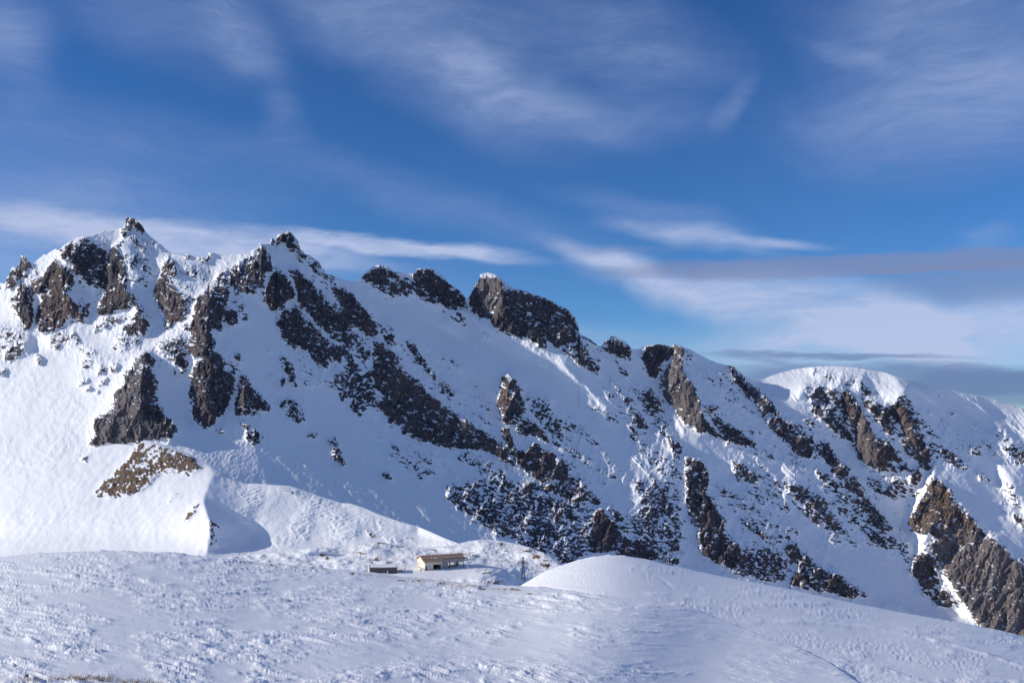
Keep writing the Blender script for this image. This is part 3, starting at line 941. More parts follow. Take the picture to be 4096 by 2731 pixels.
# ------------------------------------------------------------------ the mountain range
sky_pts = np.concatenate([line(SKY_A, 'A'), line(SKY_B, 'B'), line(SKY_C, 'C')])
G = Grid(-330, 4430, 760, 2780)
p0 = np.tile(np.interp(G.X, [-330, 600, 1000, 1150, 4430], [-0.5, -0.4, 0.1, 0.52, 0.52])[None, :], (G.ny, 1))
rocks = parse(ROCK)
for v_, _p in rocks:
    if v_[0] < 0.66:
        v_[0] = v_[0] * 0.88 + 0.13
rho, brown, pf, qf, ids = build_fields(G, rocks, parse(FACET), p0, 1.22, 0.62, 62)
XX, YY = np.meshgrid(G.X, G.Y)
base = math.log(860) + 1.05 * (2250 - YY) / F + 0.34 * (XX - 300) / F
du = G.c / F
ell = G.integrate(pf * du, -qf * du, base, (2 * math.pi / 1500) ** 2, 0.35)

NYM = 430
VX = G.X
top = np.interp(VX, sky_pts[:, 0], sky_pts[:, 1])
jag = G.sample(blur(rho, 2.5), VX, top + 10)
top = top - jag * (7 * np.clip(ridged(VX, 0 * VX, 26, 3, 7) - 0.45, 0, 1) + 3.0 * perlin(VX / 8, 0 * VX, 8)) + 2
vis = np.interp(VX, [-330, 0, 300, 1000, 1366, 1840, 2000, 2240, 2440, 2800, 3300, 3800, 4096, 4430], [2020, 2000, 1960, 1990, 2120, 2195, 2240, 2290, 2260, 2330, 2440, 2540, 2620, 2700])
tt = np.linspace(0, 1, NYM)
t2 = np.linspace(0, 1, 21)[1:]
bot = np.interp(VX, [-330, 600, 1300, 2100, 2400, 3000, 3600, 4096, 4430], [2330, 2330, 2330, 2430, 2450, 2560, 2680, 2770, 2770])
Y = np.concatenate([top[None, :] + (vis - top)[None, :] * tt[:, None], vis[None, :] + (bot - vis)[None, :] * t2[:, None]], 0)
X = np.tile(VX[None, :], (Y.shape[0], 1))

wx = 10 * fbm(X, Y, 46, 4, 1) + 6 * fbm(X, Y, 11, 3, 5)
wy = 10 * fbm(X, Y, 46, 4, 9) + 6 * fbm(X, Y, 11, 3, 13)
halo = blur(rho, 10.0)
rho_ = np.maximum(blur(rho, 0.8), np.minimum(0.95 * halo, 0.40))
rw = G.sample(rho_, X + wx, Y + wy)
rb = G.sample(blur(rho, 4.0), X + wx * 0.6, Y + wy * 0.6)
bw = G.sample(brown, X + wx, Y + wy)
idv = G.nearest(ids, X + wx, Y + wy)
L = G.sample(ell, X, Y)

a1, b1 = rot(X, Y, 13)
b1 = b1 + 16 * fbm(X, Y, 170, 2, 19) + 5 * fbm(X, Y, 60, 2, 18)
nA = fbm(a1 / 2.8, b1, 20, 4, 21)            # along the beds
nB = fbm(X, Y, 13, 3, 31)
nC = fbm(X, Y, 95, 3, 41)
nD = fbm(a1 / 2.0, b1, 55, 3, 45)
# thin diagonal ribs of broken rock between the crags, but not on the open snow slopes
open_ = G.new()
for txt, tl in (("0 390 880 520 960 660 1500 900 1830 1260 1500 1250 1250 1130 900 960 560 780 250 640", 'B'), ("0 100 300 350 700 650 1000 930 1000 1300 0 1300", 'E'),
                ("1740 130 2350 700 2900 1100 2900 300 1960 100", 'F'), ("1000 650 1400 700 1560 780 1900 1100 1300 980", 'F'), ("500 480 850 360 1330 390 2400 660 2400 800 1500 470 1200 420 900 470 800 590", 'C'),
                ("-700 400 1500 0 2000 1000 2352 1300 2352 2400 -700 2400", 'A')):
    r = G.inside(line(txt, tl))
    open_[r[0], r[1]] = np.maximum(open_[r[0], r[1]], r[2])
cF = rot(X, Y, 47)
cw = cF[1] + 14 * fbm(X, Y, 120, 2, 35)
ribs = sstep(0.10, 0.42, fbm(cF[0] * 0.15, cw, 46, 3, 37)) * (1 - np.clip(G.sample(blur(open_, 9.0), X, Y), 0, 1)) * sstep(1150, 1450, X)
rw = np.maximum(rw, 0.40 * ribs * sstep(0, 40, Y - top[None, :]))
gate = sstep(0.02, 0.3, rw)
soft_ = sstep(0.95, 0.50, G.sample(blur(rho, 3.2), X + wx, Y + wy))                # thinly rocky ground is dappled, crags are solid
rightw = sstep(850, 1350, X)
nF = rightw * fbm(cF[0] * 0.24, cF[1], 17, 4, 23) + (1 - rightw) * fbm(X + 0.2 * Y, Y * 0.30, 18, 4, 25)
nE = fbm(a1 / 3.4, b1, 9, 3, 49)
dens = rw + 0.05 + gate * (0.26 * nF + (0.10 + 0.22 * soft_) * nA + 0.06 * nB + 0.30 * soft_ * fbm(a1 / 2.6, b1, 8.5, 3, 33) + 0.14 * nC + 0.12 * nE * soft_)
rock = sstep(0.42, 0.56 + 0.16 * soft_, dens)
# thin lines of snow lie along the beds
line_ = fbm(a1 / 5.5, b1 + 3 * fbm(X, Y, 40, 2, 53), 6.5, 2, 57)
patch = sstep(-0.25, 0.30, fbm(X, Y, 85, 3, 59) + 0.35 * nF)
rock = rock * (1 - patch * sstep(0.14, 0.32, line_) * (0.40 + 0.35 * soft_))
pock = sstep(0.22, 0.42, fbm(X, Y * 1.3, 22, 4, 67) + 0.45 * nF)
rock = rock * (1 - 0.75 * pock * (0.45 + 0.55 * soft_))
rs = np.clip(rw, 0, 1)
# relief of the crags: buttresses, cracks, blocks, beds
warpx = 16 * fbm(X, Y, 70, 3, 47)
butt = ridged(X + 0.30 * Y + warpx, Y * 0.30, 64, 3, 51)
xf_, yf_ = X + 0.30 * Y * (2 * rightw - 0.6) + 8 * fbm(X, Y, 30, 2, 63), Y * 0.5
big_f = facets(xf_, yf_, 44, 1, 1.0, 0.7)
mid_f = facets(xf_, yf_ * 1.25, 19, 2, 1.0, 0.7)
fin_f = facets(xf_, yf_ * 1.6, 8.5, 3, 1.0, 0.7)
crack = np.abs(perlin((X + 0.22 * Y + 1.4 * warpx) / 20, Y / 64, 55))
bt = (b1 + 16 * fbm(X, Y, 90, 3, 71) + 5 * fbm(X, Y, 20, 2, 75)) / 30.0
saw = bt - np.floor(bt)
bed = np.where(saw < 0.72, saw / 0.72, (1 - saw) / 0.28)
bedamp = sstep(-0.1, 0.5, nC) * (0.3 + 0.7 * soft_)
lump = fbm(X, Y, 24, 4, 81)
L = L - 0.0030 * rb
L = L - rs * (0.0040 * butt + 0.0056 * big_f + 0.0021 * mid_f + 0.0008 * fin_f + 0.0008 * bed * bedamp + 0.0006 * lump + 0.0016 * sstep(0.0, 0.16, crack))
# snow slopes: ribs and runnels down the fall line, wind ripples
fl = np.interp(X, [0, 900, 1300, 4096], [-52, -30, 46, 50])
a3 = X * np.cos(np.radians(fl)) + Y * np.sin(np.radians(fl))
ang_r, ang_l = rot(X, Y, 48), rot(X, Y, -50)
run = rightw * (fbm(ang_r[0] * 0.16, ang_r[1], 40, 4, 91) + 0.6 * fbm(ang_r[0] * 0.2, ang_r[1], 130, 2, 93)) + (1 - rightw) * 0.35 * fbm(ang_l[0] * 0.14, ang_l[1], 60, 3, 92)
amp = 0.45 + 0.9 * sstep(-0.3, 0.5, fbm(X, Y, 190, 2, 94))
run2 = rightw * fbm(ang_r[0] * 0.12, ang_r[1], 15, 3, 89)
L = L - (1 - rs) * (0.00135 * run * amp + 0.00030 * run2 * amp + 0.00008 * fbm(X, Y, 8, 2, 87) + 0.0011 * fbm(X, Y, 150, 3, 95) + 0.00034 * fbm(X, Y, 24, 4, 98) * (0.4 + amp))
deb = np.zeros_like(X)
for cx_, cy_, rx_, ry_ in ((900, 1800, 200, 90), (1180, 1860, 190, 110), (1060, 1900, 240, 70), (1420, 1960, 90, 120), (1990, 1390, 200, 70), (2230, 1560, 120, 90)):
    deb = np.maximum(deb, np.exp(-((X - cx_) / rx_) ** 2 - ((Y - cy_) / ry_) ** 2))
L = L - (1 - rs) * deb * (0.0007 * ridged(ang_l[0] * 0.6, ang_l[1], 17, 3, 99) + 0.0004 * fbm(X, Y, 9, 2, 97))
# ledges hold snow
dv = -(Y[1:] - Y[:-1]) / F
qv = np.empty_like(L)
qv[:-1] = (L[1:] - L[:-1]) / dv
qv[-1] = qv[-2]
pv = np.empty_like(L)
Lc = L
pv[:, :-1] = (Lc[:, 1:] - Lc[:, :-1]) / du
pv[:, -1] = pv[:, -2]
# (columns slide with the skyline: take that out of the sideways slope)
dYdX = np.gradient(Y, axis=1) / G.c
pv = pv + qv * dYdX
nzv = qv / np.sqrt(1 + pv * pv + qv * qv)
ledge = (0.6 + 0.4 * soft_) * sstep(0.66, 0.80, nzv + 0.16 * nB + 0.16 * nA + 0.10 * nC)
rock = rock * (1 - ledge * (1 - 0.35 * rs))
tone = np.clip(0.35 * sstep(-0.1, 0.6, fbm(X * 1.5, Y * 0.6, 110, 3, 101)) + 0.25 * nB, 0, 1)
big = G.inside(line("1900 470 2350 700 2700 1000 2700 1400 2050 1300 1770 800 1680 610", 'F'))
tg = G.new()  # sun-facing crag sides get a lighter rock colour: light put into the tone
tg[big[0], big[1]] = np.where(big[2], 0.8, 0)
for txt, tl in (("2190 1050 2280 830 2352 840 2352 1350 2230 1220", 'B'), ("0 370 50 480 90 540 150 740 60 790 0 770", 'C'),
                ("880 900 1000 1050 960 1400 1060 1650 620 1690 640 1510 780 1420 790 1320", 'A'), ("950 350 1100 350 1120 500 1050 660 980 620", 'B'),
                ("1180 790 1230 650 1330 1050 1250 1060", 'C')):
    r = G.inside(line(txt, tl))
    tg[r[0], r[1]] = np.where(r[2], 0.55, tg[r[0], r[1]])
tone = np.clip(tone * 0.6 + G.sample(blur(tg, 3), X, Y), 0, 1)
brn = np.clip(bw * 1.1 * sstep(-0.25, 0.45, nA + 0.4 * nB), 0, 1) * sstep(0.2, 0.5, nzv + 0.25)

d = np.exp(L)
P = np.stack([(X - HX) / F * d, d, (HY - Y) / F * d], -1)
# the far side of the crest
NB = 9
back = []
for k in range(NB, 0, -1):
    off = 9.0 * k ** 1.5
    b = P[0].copy()
    b[:, 1] += off
    b[:, 0] += (VX - HX) / F * off
    b[:, 2] -= off * 0.75 + 0.4 * k
    back.append(b)
Pall = np.concatenate([np.array(back), P], 0)


def ext(a, fill=None):
    e = np.repeat(a[:1], NB, 0) if fill is None else np.full((NB, a.shape[1]), fill)
    return np.concatenate([e, a], 0)


rockA, brnA, toneA, idA = ext(rock), ext(brn), ext(tone), ext(idv, -1)
quads = grid_quads(*rockA.shape)
fr = rockA.ravel()[quads].mean(1)
fid = idA.ravel()[quads[:, 0]].copy()
fid[fr < 0.42] = -1
cnt = np.bincount(fid[fid >= 0], minlength=len(rocks))
keep = np.where(cnt > 260)[0]
sel = np.isin(fid, keep)
V = Pall.reshape(-1, 3)
attrs = {'rock': rockA.ravel(), 'brown': brnA.ravel(), 'tone': toneA.ravel()}


def submesh(name, qs, parent=None):
    used, inv = np.unique(qs, return_inverse=True)
    return mesh_arrays(name, V[used], inv.reshape(qs.shape), M_MOUNT, {k: v[used] for k, v in attrs.items()}, True, parent)


mountain = submesh('mountain', quads[~sel])
tag(mountain, 'jagged snow covered mountain range with dark rock ribs under a blue sky', kind='structure')
for k in keep:
    submesh('rock_outcrop', quads[fid == k], mountain)
MX, MY, MD = X, Y, d


def mount_d(px, py):
    i = int(round((px - G.x0) / G.c))
    return float(np.interp(py, MY[:, i], MD[:, i]))


# ------------------------------------------------------------------ a sheet of hill ground
def hill_sheet(name, label, x0, x1, step, top_pts, bot_pts, ny, dist, surf, mat, backn=8, back0=1.0, backs=0.3, ycut=None, parent=None):
    """ground whose crest is seen along top_pts; dist(X, Y) is its distance, surf(P, X, Y) adds relief and gives attributes"""
    vx = np.arange(x0, x1 + step, step)
    tp, bt_ = interp(vx, top_pts), sinterp(vx, bot_pts, 140.0)
    t = np.linspace(0, 1, ny)
    X = np.tile(vx[None, :], (ny, 1))
    low = bt_ if ycut is None else np.maximum(np.minimum(bt_, ycut), tp + 40)
    Y = tp[None, :] + (low - tp)[None, :] * t[:, None]
    tps = sinterp(vx, top_pts, 60.0)[None, :] - 7.0
    d = dist(X, Y, tp[None, :], bt_[None, :], np.clip((Y - tps) / (bt_[None, :] - tps), 0, 1))
    P = np.stack([(X - HX) / F * d, d, (HY - Y) / F * d], -1)
    P, at = surf(P, X, Y, tp[None, :])
    rows = []
    for k in range(backn, 0, -1):
        off = back0 * k ** 1.6
        b = P[0].copy()
        b[:, 1] += off
        b[:, 0] += (vx - HX) / F * off
        b[:, 2] -= backs * off * (0.4 + 0.6 * k / backn) + 0.16 * off
        rows.append(b)
    PA = np.concatenate([np.array(rows), P], 0)
    at = {k: np.concatenate([np.repeat(v[:1], backn, 0), v], 0).ravel() for k, v in at.items()}
    o = mesh_arrays(name, PA.reshape(-1, 3), grid_quads(*PA.shape[:2]), mat, at, True, parent)
    tag(o, label, kind='structure')
    return o, X, Y, P


# ------------------------------------------------------------------ the knoll spur before the range
GK = Grid(-330, 2300, 1700, 2480)
kp0 = GK.new(-0.75)
krocks = parse(KNOLL_ROCK)
krho, kbrown, kp, kq, kids = build_fields(GK, krocks, parse(KNOLL_FACET), kp0, 1.35, 0.9)
kX, kY = np.meshgrid(GK.X, GK.Y)
kq = np.where(kY > 2120, kq + (kY - 2120) / 60, kq)
kbase = math.log(740) + 1.5 * (2250 - kY) / F + 0.0 * kX
kell = GK.integrate(kp * du, -kq * du, kbase, (2 * math.pi / 900) ** 2, 0.4)
knoll_top = np.concatenate([line("-600 640 0 560 240 470 350 428 480 402 560 385 640 345 680 322 800 300 860 302 930 312 955 300 985 280 1010 277 1080 292 1200 330 1300 368 1380 410 1440 448 1470 462 1520 492 1600 540 1700 577 1760 574 1830 578 1900 584 2000 590 2100 622 2200 660 2300 690 2352 708", 'D'),
                            line("60 710 150 738 250 782 400 835 520 868 600 900 700 945 800 985 900 1010 1200 1100 1600 1200", 'E')])


def knoll_dist(X, Y, tp, bt, t):
    return np.exp(GK.sample(kell, X, Y))


def knoll_surf(P, X, Y, tp):
    wx = 7 * fbm(X, Y, 30, 3, 201)
    wy = 7 * fbm(X, Y, 30, 3, 205)
    r = GK.sample(blur(krho, 0.8), X + wx, Y + wy)
    b = GK.sample(kbrown, X + wx, Y + wy)
    a, bb = rot(X, Y, -35)
    nA = fbm(a / 2.2, bb, 14, 4, 211)
    nB = fbm(X, Y, 10, 3, 215)
    dens = r + sstep(0.02, 0.3, r) * (0.55 * nA + 0.45 * nB)
    rock = sstep(0.40, 0.6, dens)
    # tracked, wind scoured snow on the right flank
    edge = np.interp(Y, [1760, 1830, 1862, 1885, 1945, 2000, 2095, 2225, 2400], [575, 755, 840, 858, 830, 812, 838, 822, 822])
    right = sstep(0, 40, X - edge)
    a4, b4 = rot(X, Y, -24)
    a5, b5 = rot(X, Y, 12)
    rip = ridged(a4 / 2.6 + 6 * fbm(X, Y, 60, 2, 221), b4, 13, 3, 223) + 0.8 * ridged(a5 / 3.0, b5, 10, 2, 227)
    amp = 0.25 + 0.75 * sstep(-0.3, 0.4, fbm(X, Y, 130, 2, 229))
    rel = right * amp * 0.0011 * rip + 0.0012 * fbm(X, Y, 130, 3, 231) + 0.0003 * fbm(X, Y, 26, 3, 235)
    rel = rel + r * (0.0028 * ridged(a, bb, 30, 4, 241) + 0.0012 * nB) + 0.0028 * GK.sample(blur(krho, 3), X, Y)
    # the steep lit face is furrowed straight down
    rel = rel + (1 - right) * 0.00035 * fbm(rot(X, Y, -48)[0] * 0.2, rot(X, Y, -48)[1], 18, 3, 245)
    fade = sstep(0, 10, Y - tp)
    d = P[..., 1] * np.exp(-rel * fade)
    P = np.stack([(X - HX) / F * d, d, (HY - Y) / F * d], -1)
    return P, {'rock': rock, 'brown': np.clip(b * 1.2, 0, 1) * sstep(-0.25, 0.25, nB + 0.6 * nA + 0.05), 'tone': 0.4 + 0 * rock}


knoll, KX, KY, KP = hill_sheet('snowy_knoll', 'bright snow knoll with a patch of brown grass and rock on its left face', -330, 2290, 3.6, knoll_top,
                               np.array([[-330, 2330], [700, 2330], [1300, 2330], [2290, 2420]]), 150, knoll_dist, knoll_surf, M_HILL, 8, 3.0, 0.5)

# ------------------------------------------------------------------ the ground the lift station stands on
ST_Z = -95.0
GS = Grid(500, 2500, 2100, 2520, 2.0)
sX, sY = np.meshgrid(GS.X, GS.Y)
sbase = np.log(-ST_Z / ((sY - HY) / F))
sq = F / (sY - HY)


def bump_h(X, Y, cx, cy, rx, ry, h, k=1.0):
    r = np.sqrt(((X - cx) / rx) ** 2 + ((Y - cy) / ry) ** 2)
    return h * np.exp(-(r ** 2) * k)


def station_dist(X, Y, tp, bt, t):
    ref = np.log(-ST_Z / ((Y - HY) / F))
    # swells and hollows of the meadow (log distance; minus = nearer and higher)
    r = -bump_h(X, Y, 1960, 2185, 190, 34, 0.035) - bump_h(X, Y, 1470, 2186, 220, 26, 0.03) - bump_h(X, Y, 1830, 2228, 70, 16, 0.014)
    r = r - bump_h(X, Y, 1200, 2205, 190, 16, 0.022) + bump_h(X, Y, 1340, 2222, 90, 10, 0.012) - bump_h(X, Y, 1400, 2240, 90, 10, 0.008)
    r = r + bump_h(X, Y, 1730, 2205, 130, 12, 0.014) - bump_h(X, Y, 2170, 2225, 90, 26, 0.012)
    # the gully falling away on the right, with a rounded nose of ground left of it
    gl = sstep(1900, 2150, X - 0.9 * (Y - 2300)) * sstep(2215, 2330, Y)
    r = r + 0.085 * gl
    r = r - bump_h(X, Y, 1960, 2318, 72, 34, 0.022) + bump_h(X, Y, 2080, 2345, 60, 26, 0.03)
    return np.exp(ref + r)


def station_surf(P, X, Y, tp):
    br = 0
    patches = [(1370 + 70, 2210, 24, 4), (1500, 2238, 26, 10), (1530, 2176, 46, 6), (1600, 2186, 40, 4), (1728, 2203, 34, 4), (1852, 2216, 46, 6), (1895, 2228, 30, 6),
               (2005, 2175, 26, 9), (2030, 2204, 24, 2), (2110, 2210, 30, 8), (2145, 2230, 34, 8), (2170, 2255, 20, 9), (2190, 2262, 12, 12), (1290, 2222, 16, 5), (1310, 2232, 12, 8),
               (1295, 2248, 12, 4), (1965, 2292, 22, 5), (1935, 2296, 30, 3), (1990, 2330, 34, 12), (1950, 2325, 30, 6), (1447, 2217, 22, 3), (1900, 2208, 40, 3), (2185, 2243, 14, 5), (1760, 2212, 14, 2)]
    for cx, cy, rx, ry in patches:
        br = np.maximum(br, bump_h(X, Y, cx, cy, rx, ry, 1.0))
    nA = fbm(X / 1.8, Y, 4.5, 4, 301, 0.65)
    nB = fbm(X / 1.3, Y * 1.2, 11, 4, 305)
    rock = sstep(0.38, 0.66, 0.72 * br + sstep(0.03, 0.3, br) * (0.50 * nA + 0.45 * nB))
    flat = np.exp(-((X - 1740) / 190) ** 4 - ((Y - 2290) / 28) ** 4)
    a, b = rot(X, Y * 3.0, -14)
    a2, b2 = rot(X, Y * 3.0, 9)
    rip = ridged(a / 3.0 + 4 * fbm(X, Y * 3, 50, 2, 311), b, 15, 3, 313) + 0.7 * ridged(a2 / 3.2, b2, 11, 2, 317)
    amp = (0.3 + 0.7 * sstep(-0.3, 0.4, fbm(X, Y * 3, 120, 2, 321)))
    h = (1 - flat) * (0.55 * rip * amp + 1.6 * fbm(X, Y * 3, 120, 3, 323) + 0.3 * fbm(X, Y * 3, 30, 3, 327)) * sstep(0, 8, Y - tp)
    P = P.copy()
    P[..., 2] += h
    return P, {'rock': rock, 'brown': np.clip(0.95 + 0 * rock, 0, 1), 'tone': 0.3 + 0 * rock}


station_top = np.array([(500, 2262), (820, 2236), (900, 2228), (1000, 2216), (1100, 2208), (1190, 2196), (1260, 2190), (1366, 2180), (1420, 2170), (1470, 2163), (1500, 2163), (1560, 2174), (1640, 2186), (1700, 2189), (1790, 2182), (1840, 2172), (1880, 2162), (1930, 2157), (1975, 2158), (2020, 2164), (2060, 2172), (2110, 2185), (2150, 2200), (2200, 2222), (2245, 2262), (2300, 2310), (2500, 2420)], float)
station_ground, SX, SY, SP = hill_sheet('station_meadow', 'rolling trampled snow meadow around the lift station with brown grass showing through', 500, 2480, 2.8, station_top,
                                        np.array([[500, 2400], [1400, 2400], [2480, 2480]]), 105, station_dist, station_surf, M_HILL, 8, 2.0, 0.4)


def station_at(px, py):
    """ground point of the meadow seen at a photo pixel (relief included)"""
    i = int(round((px - 500) / 2.8))
    best = None
    col = SP[:, i, :]
    yy = HY - col[:, 2] / col[:, 1] * F
    k = int(np.argmin(np.abs(yy - py)))
    dd = col[k, 1]
    return Vector(((px - HX) / F * dd, dd, col[k, 2]))


def station_z(x, y):
    """height of the meadow below a world point"""
    px = HX + F * x / y
    i = int(round((px - 500) / 2.8))
    col = SP[:, i, :]
    o = np.argsort(col[:, 1])
    return float(np.interp(y, col[o, 1], col[o, 2]))


# ------------------------------------------------------------------ near snow: sastrugi
def sastrugi(x, X, Y, rough, seed):
    """height of wind-carved snow: low plates with broken lee edges, drawn out along the wind"""
    G_ = 34.0 * np.log(np.maximum(Y - 1990.0, 20.0) / 200.0) * 5.2      # steps in depth grow with distance
    b = G_ - 0.035 * X
    x = 0.0135 * X
    a = x + 0.5 * fbm(x, b / 3.0, 3.0, 2, seed)
    b = b + 4.0 * fbm(x, b / 3.0, 5.0, 2, seed + 3)
    n1 = fbm(a * 0.85, b * 0.40, 2.9, 3, seed + 7, 0.45)
    n2 = fbm(a * 0.85, b * 0.30, 1.2, 2, seed + 11, 0.4)
    n3 = fbm(a * 1.2, b * 0.42, 1.2, 2, seed + 17)
    big = fbm(x, b * 0.16, 11, 3, seed + 23)
    t1 = sstep(0.03, 0.10, n1) + 0.8 * sstep(0.26, 0.32, n1)
    t2 = sstep(0.06, 0.13, n2 + 0.3 * n1)
    t3 = sstep(0.10, 0.22, n3)
    n4 = fbm(a, b * 0.55, 0.95, 2, seed + 29, 0.4)
    t4 = sstep(0.06, 0.22, n4 + 0.25 * n2)
    return rough * (0.040 * t1 + 0.036 * t2 + 0.040 * t4 + 0.030 * t3 * (0.4 + 0.6 * t1) + 0.03 * n2) + 0.07 * big + 0.012 * n1


fg_top = np.array([(-3000, 2480), (-1500, 2350), (-330, 2262), (-100, 2232), (0, 2224), (120, 2213), (250, 2208), (400, 2204), (520, 2206), (640, 2211), (760, 2220), (900, 2232), (1050, 2249), (1200, 2264), (1330, 2275), (1420, 2284), (1500, 2290), (1600, 2303), (1680, 2310), (1760, 2318), (1840, 2326), (1930, 2330), (2000, 2336), (2077, 2343), (2180, 2352), (2306, 2368), (2510, 2396), (2640, 2412), (2765, 2430), (2893, 2480), (3020, 2531), (3173, 2580), (3300, 2640), (3460, 2750), (3700, 2880), (4430, 3000)], float)
fg_crest_d = np.array([(-3000, 110), (-330, 150), (400, 170), (1000, 188), (1500, 178), (2077, 135), (2306, 102), (2510, 90), (2765, 84), (2893, 78), (3020, 72), (3173, 63), (3300, 55), (3460, 46), (3700, 40), (4430, 38)], float)
fg_bot_d = np.array([(-3000, 27), (-330, 29), (1500, 33.5), (2900, 41), (4430, 46)], float)
fg_bot = np.array([(-330, 3000), (3400, 3000), (4430, 3100)], float)


md_top = np.array([(1900, 2470), (2000, 2395), (2077, 2345), (2110, 2325), (2150, 2302), (2200, 2277), (2260, 2255), (2320, 2236), (2380, 2223), (2440, 2218), (2500, 2221), (2600, 2238), (2700, 2262), (2800, 2285), (2900, 2306), (3050, 2335), (3200, 2363), (3350, 2396), (3500, 2428), (3650, 2456), (3800, 2482), (3900, 2501), (4000, 2522), (4096, 2545), (4430, 2625), (5300, 2850)], float)
md_crest_d = np.array([(1900, 240), (2077, 250), (2260, 290), (2440, 330), (2700, 320), (3200, 280), (3600, 245), (4096, 215), (4430, 200)], float)
md_bot = np.array([(1900, 3000), (4430, 3000)], float)
md_bot_d = np.array([(1900, 42), (3000, 42.5), (4430, 46)], float)


def md_depth(X, Y):
    tps = sinterp(X, md_top, 60.0) - 7.0
    t = np.clip((Y - tps) / (3000.0 - tps), 0, 1)
    wc_, wb = 1.0 / sinterp(X, md_crest_d), 1.0 / sinterp(X, md_bot_d)
    return 1.0 / (wb + (wc_ - wb) * (1 - t ** (1 / 1.6)))


def fg_dist(X, Y, tp, bt, t):
    wc_ = 1.0 / sinterp(X, fg_crest_d)
    wb = 1.0 / sinterp(X, fg_bot_d)
    tau = 1 - t
    ex_ = sinterp(X, np.array([(-330, 1.5), (2000, 1.5), (2500, 1.55), (4430, 1.6)]))
    s = 1 - (1 - tau) ** (1 / ex_)
    k = sstep(2150, 3000, X)
    return np.exp((1 - k) * np.log(1.0 / (wb + (wc_ - wb) * s)) + k * np.log(md_depth(X, Y) * 0.985))


def ease_rows(h, n):
    """soften the steps that face the slope's foot, so that they do not break up along the mesh rows"""
    for _ in range(n):
        p = np.pad(h, ((1, 1), (0, 0)), mode='edge')
        h = 0.25 * p[:-2] + 0.5 * p[1:-1] + 0.25 * p[2:]
    return h


def fg_surf(P, X, Y, tp):
    x, y = P[..., 0], P[..., 1]
    rough = 0.16 + 0.84 * sstep(-0.30, 0.25, fbm(X * 0.45, Y * 1.6, 150, 4, 401) + 0.06)
    smooth_band = np.exp(-((Y - 2600 - 0.01 * (X - 1500)) / 45) ** 2) * sstep(900, 1500, X) * sstep(3100, 2700, X)
    rough = rough * (1 - 0.75 * smooth_band) * (1 - 0.65 * sstep(2150, 2700, X))
    h = sastrugi(x, X, Y, rough, 411) * np.clip(y / 72.0, 0.9, 2.0)
    h = ease_rows(h, 1)
    bare = 0
    for (ax, ay), (bx, by), wd in (((1400, 2292), (1620, 2322), 7), ((1560, 2312), (1760, 2334), 8), ((1700, 2332), (1850, 2343), 9), ((1830, 2340), (2030, 2364), 8), ((1960, 2352), (2090, 2360), 5),
                                   ((940, 2246), (1120, 2262), 6), ((640, 2218), (680, 2222), 3), ((1180, 2262), (1290, 2278), 3), ((1280, 2268), (1300, 2276), 4), ((90, 2712), (420, 2722), 9), ((300, 2722), (700, 2734), 9),
                                   ((2080, 2366), (2150, 2380), 4), ((1380, 2300), (1480, 2300), 5)):
        vx, vy = bx - ax, by - ay
        tq = np.clip(((X - ax) * vx + (Y - ay) * vy) / (vx * vx + vy * vy), 0, 1)
        dd = np.hypot((X - ax - tq * vx) * 0.35, Y - ay - tq * vy) / wd
        bare = np.maximum(bare, np.exp(-dd ** 2))
    nA = fbm(X / 3.5, Y, 7, 4, 431) + 0.5 * fbm(X / 2, Y, 26, 2, 435)
    rock = sstep(0.42, 0.75, bare * 0.38 + sstep(0.05, 0.3, bare) * 0.60 * nA)
    P = P.copy()
    P[..., 2] += h * (1 - 0.5 * rock)
    return P, {'rock': rock, 'brown': 1.0 + 0 * rock, 'tone': 0 * rock}


snow_slope, FX, FY, FP = hill_sheet('snow_slope', 'wind carved snow slope in front with small ridges and hollows', -330, 4430, 3.0, fg_top, fg_bot, 265, fg_dist, fg_surf, M_NEAR, 8, 1.2, 0.35, 2860)

slope_side, _a, _b, _c = hill_sheet('snow_slope', 'continuation of the wind carved snow slope to the left of the view', -3000, -330, 10, fg_top, fg_bot, 120, fg_dist, fg_surf, M_NEAR, 8, 1.2, 0.35)

def md_dist(X, Y, tp, bt, t):
    wc_, wb = 1.0 / sinterp(X, md_crest_d), 1.0 / sinterp(X, md_bot_d)
    s = 1 - t ** (1 / 1.6)
    return 1.0 / (wb + (wc_ - wb) * s)


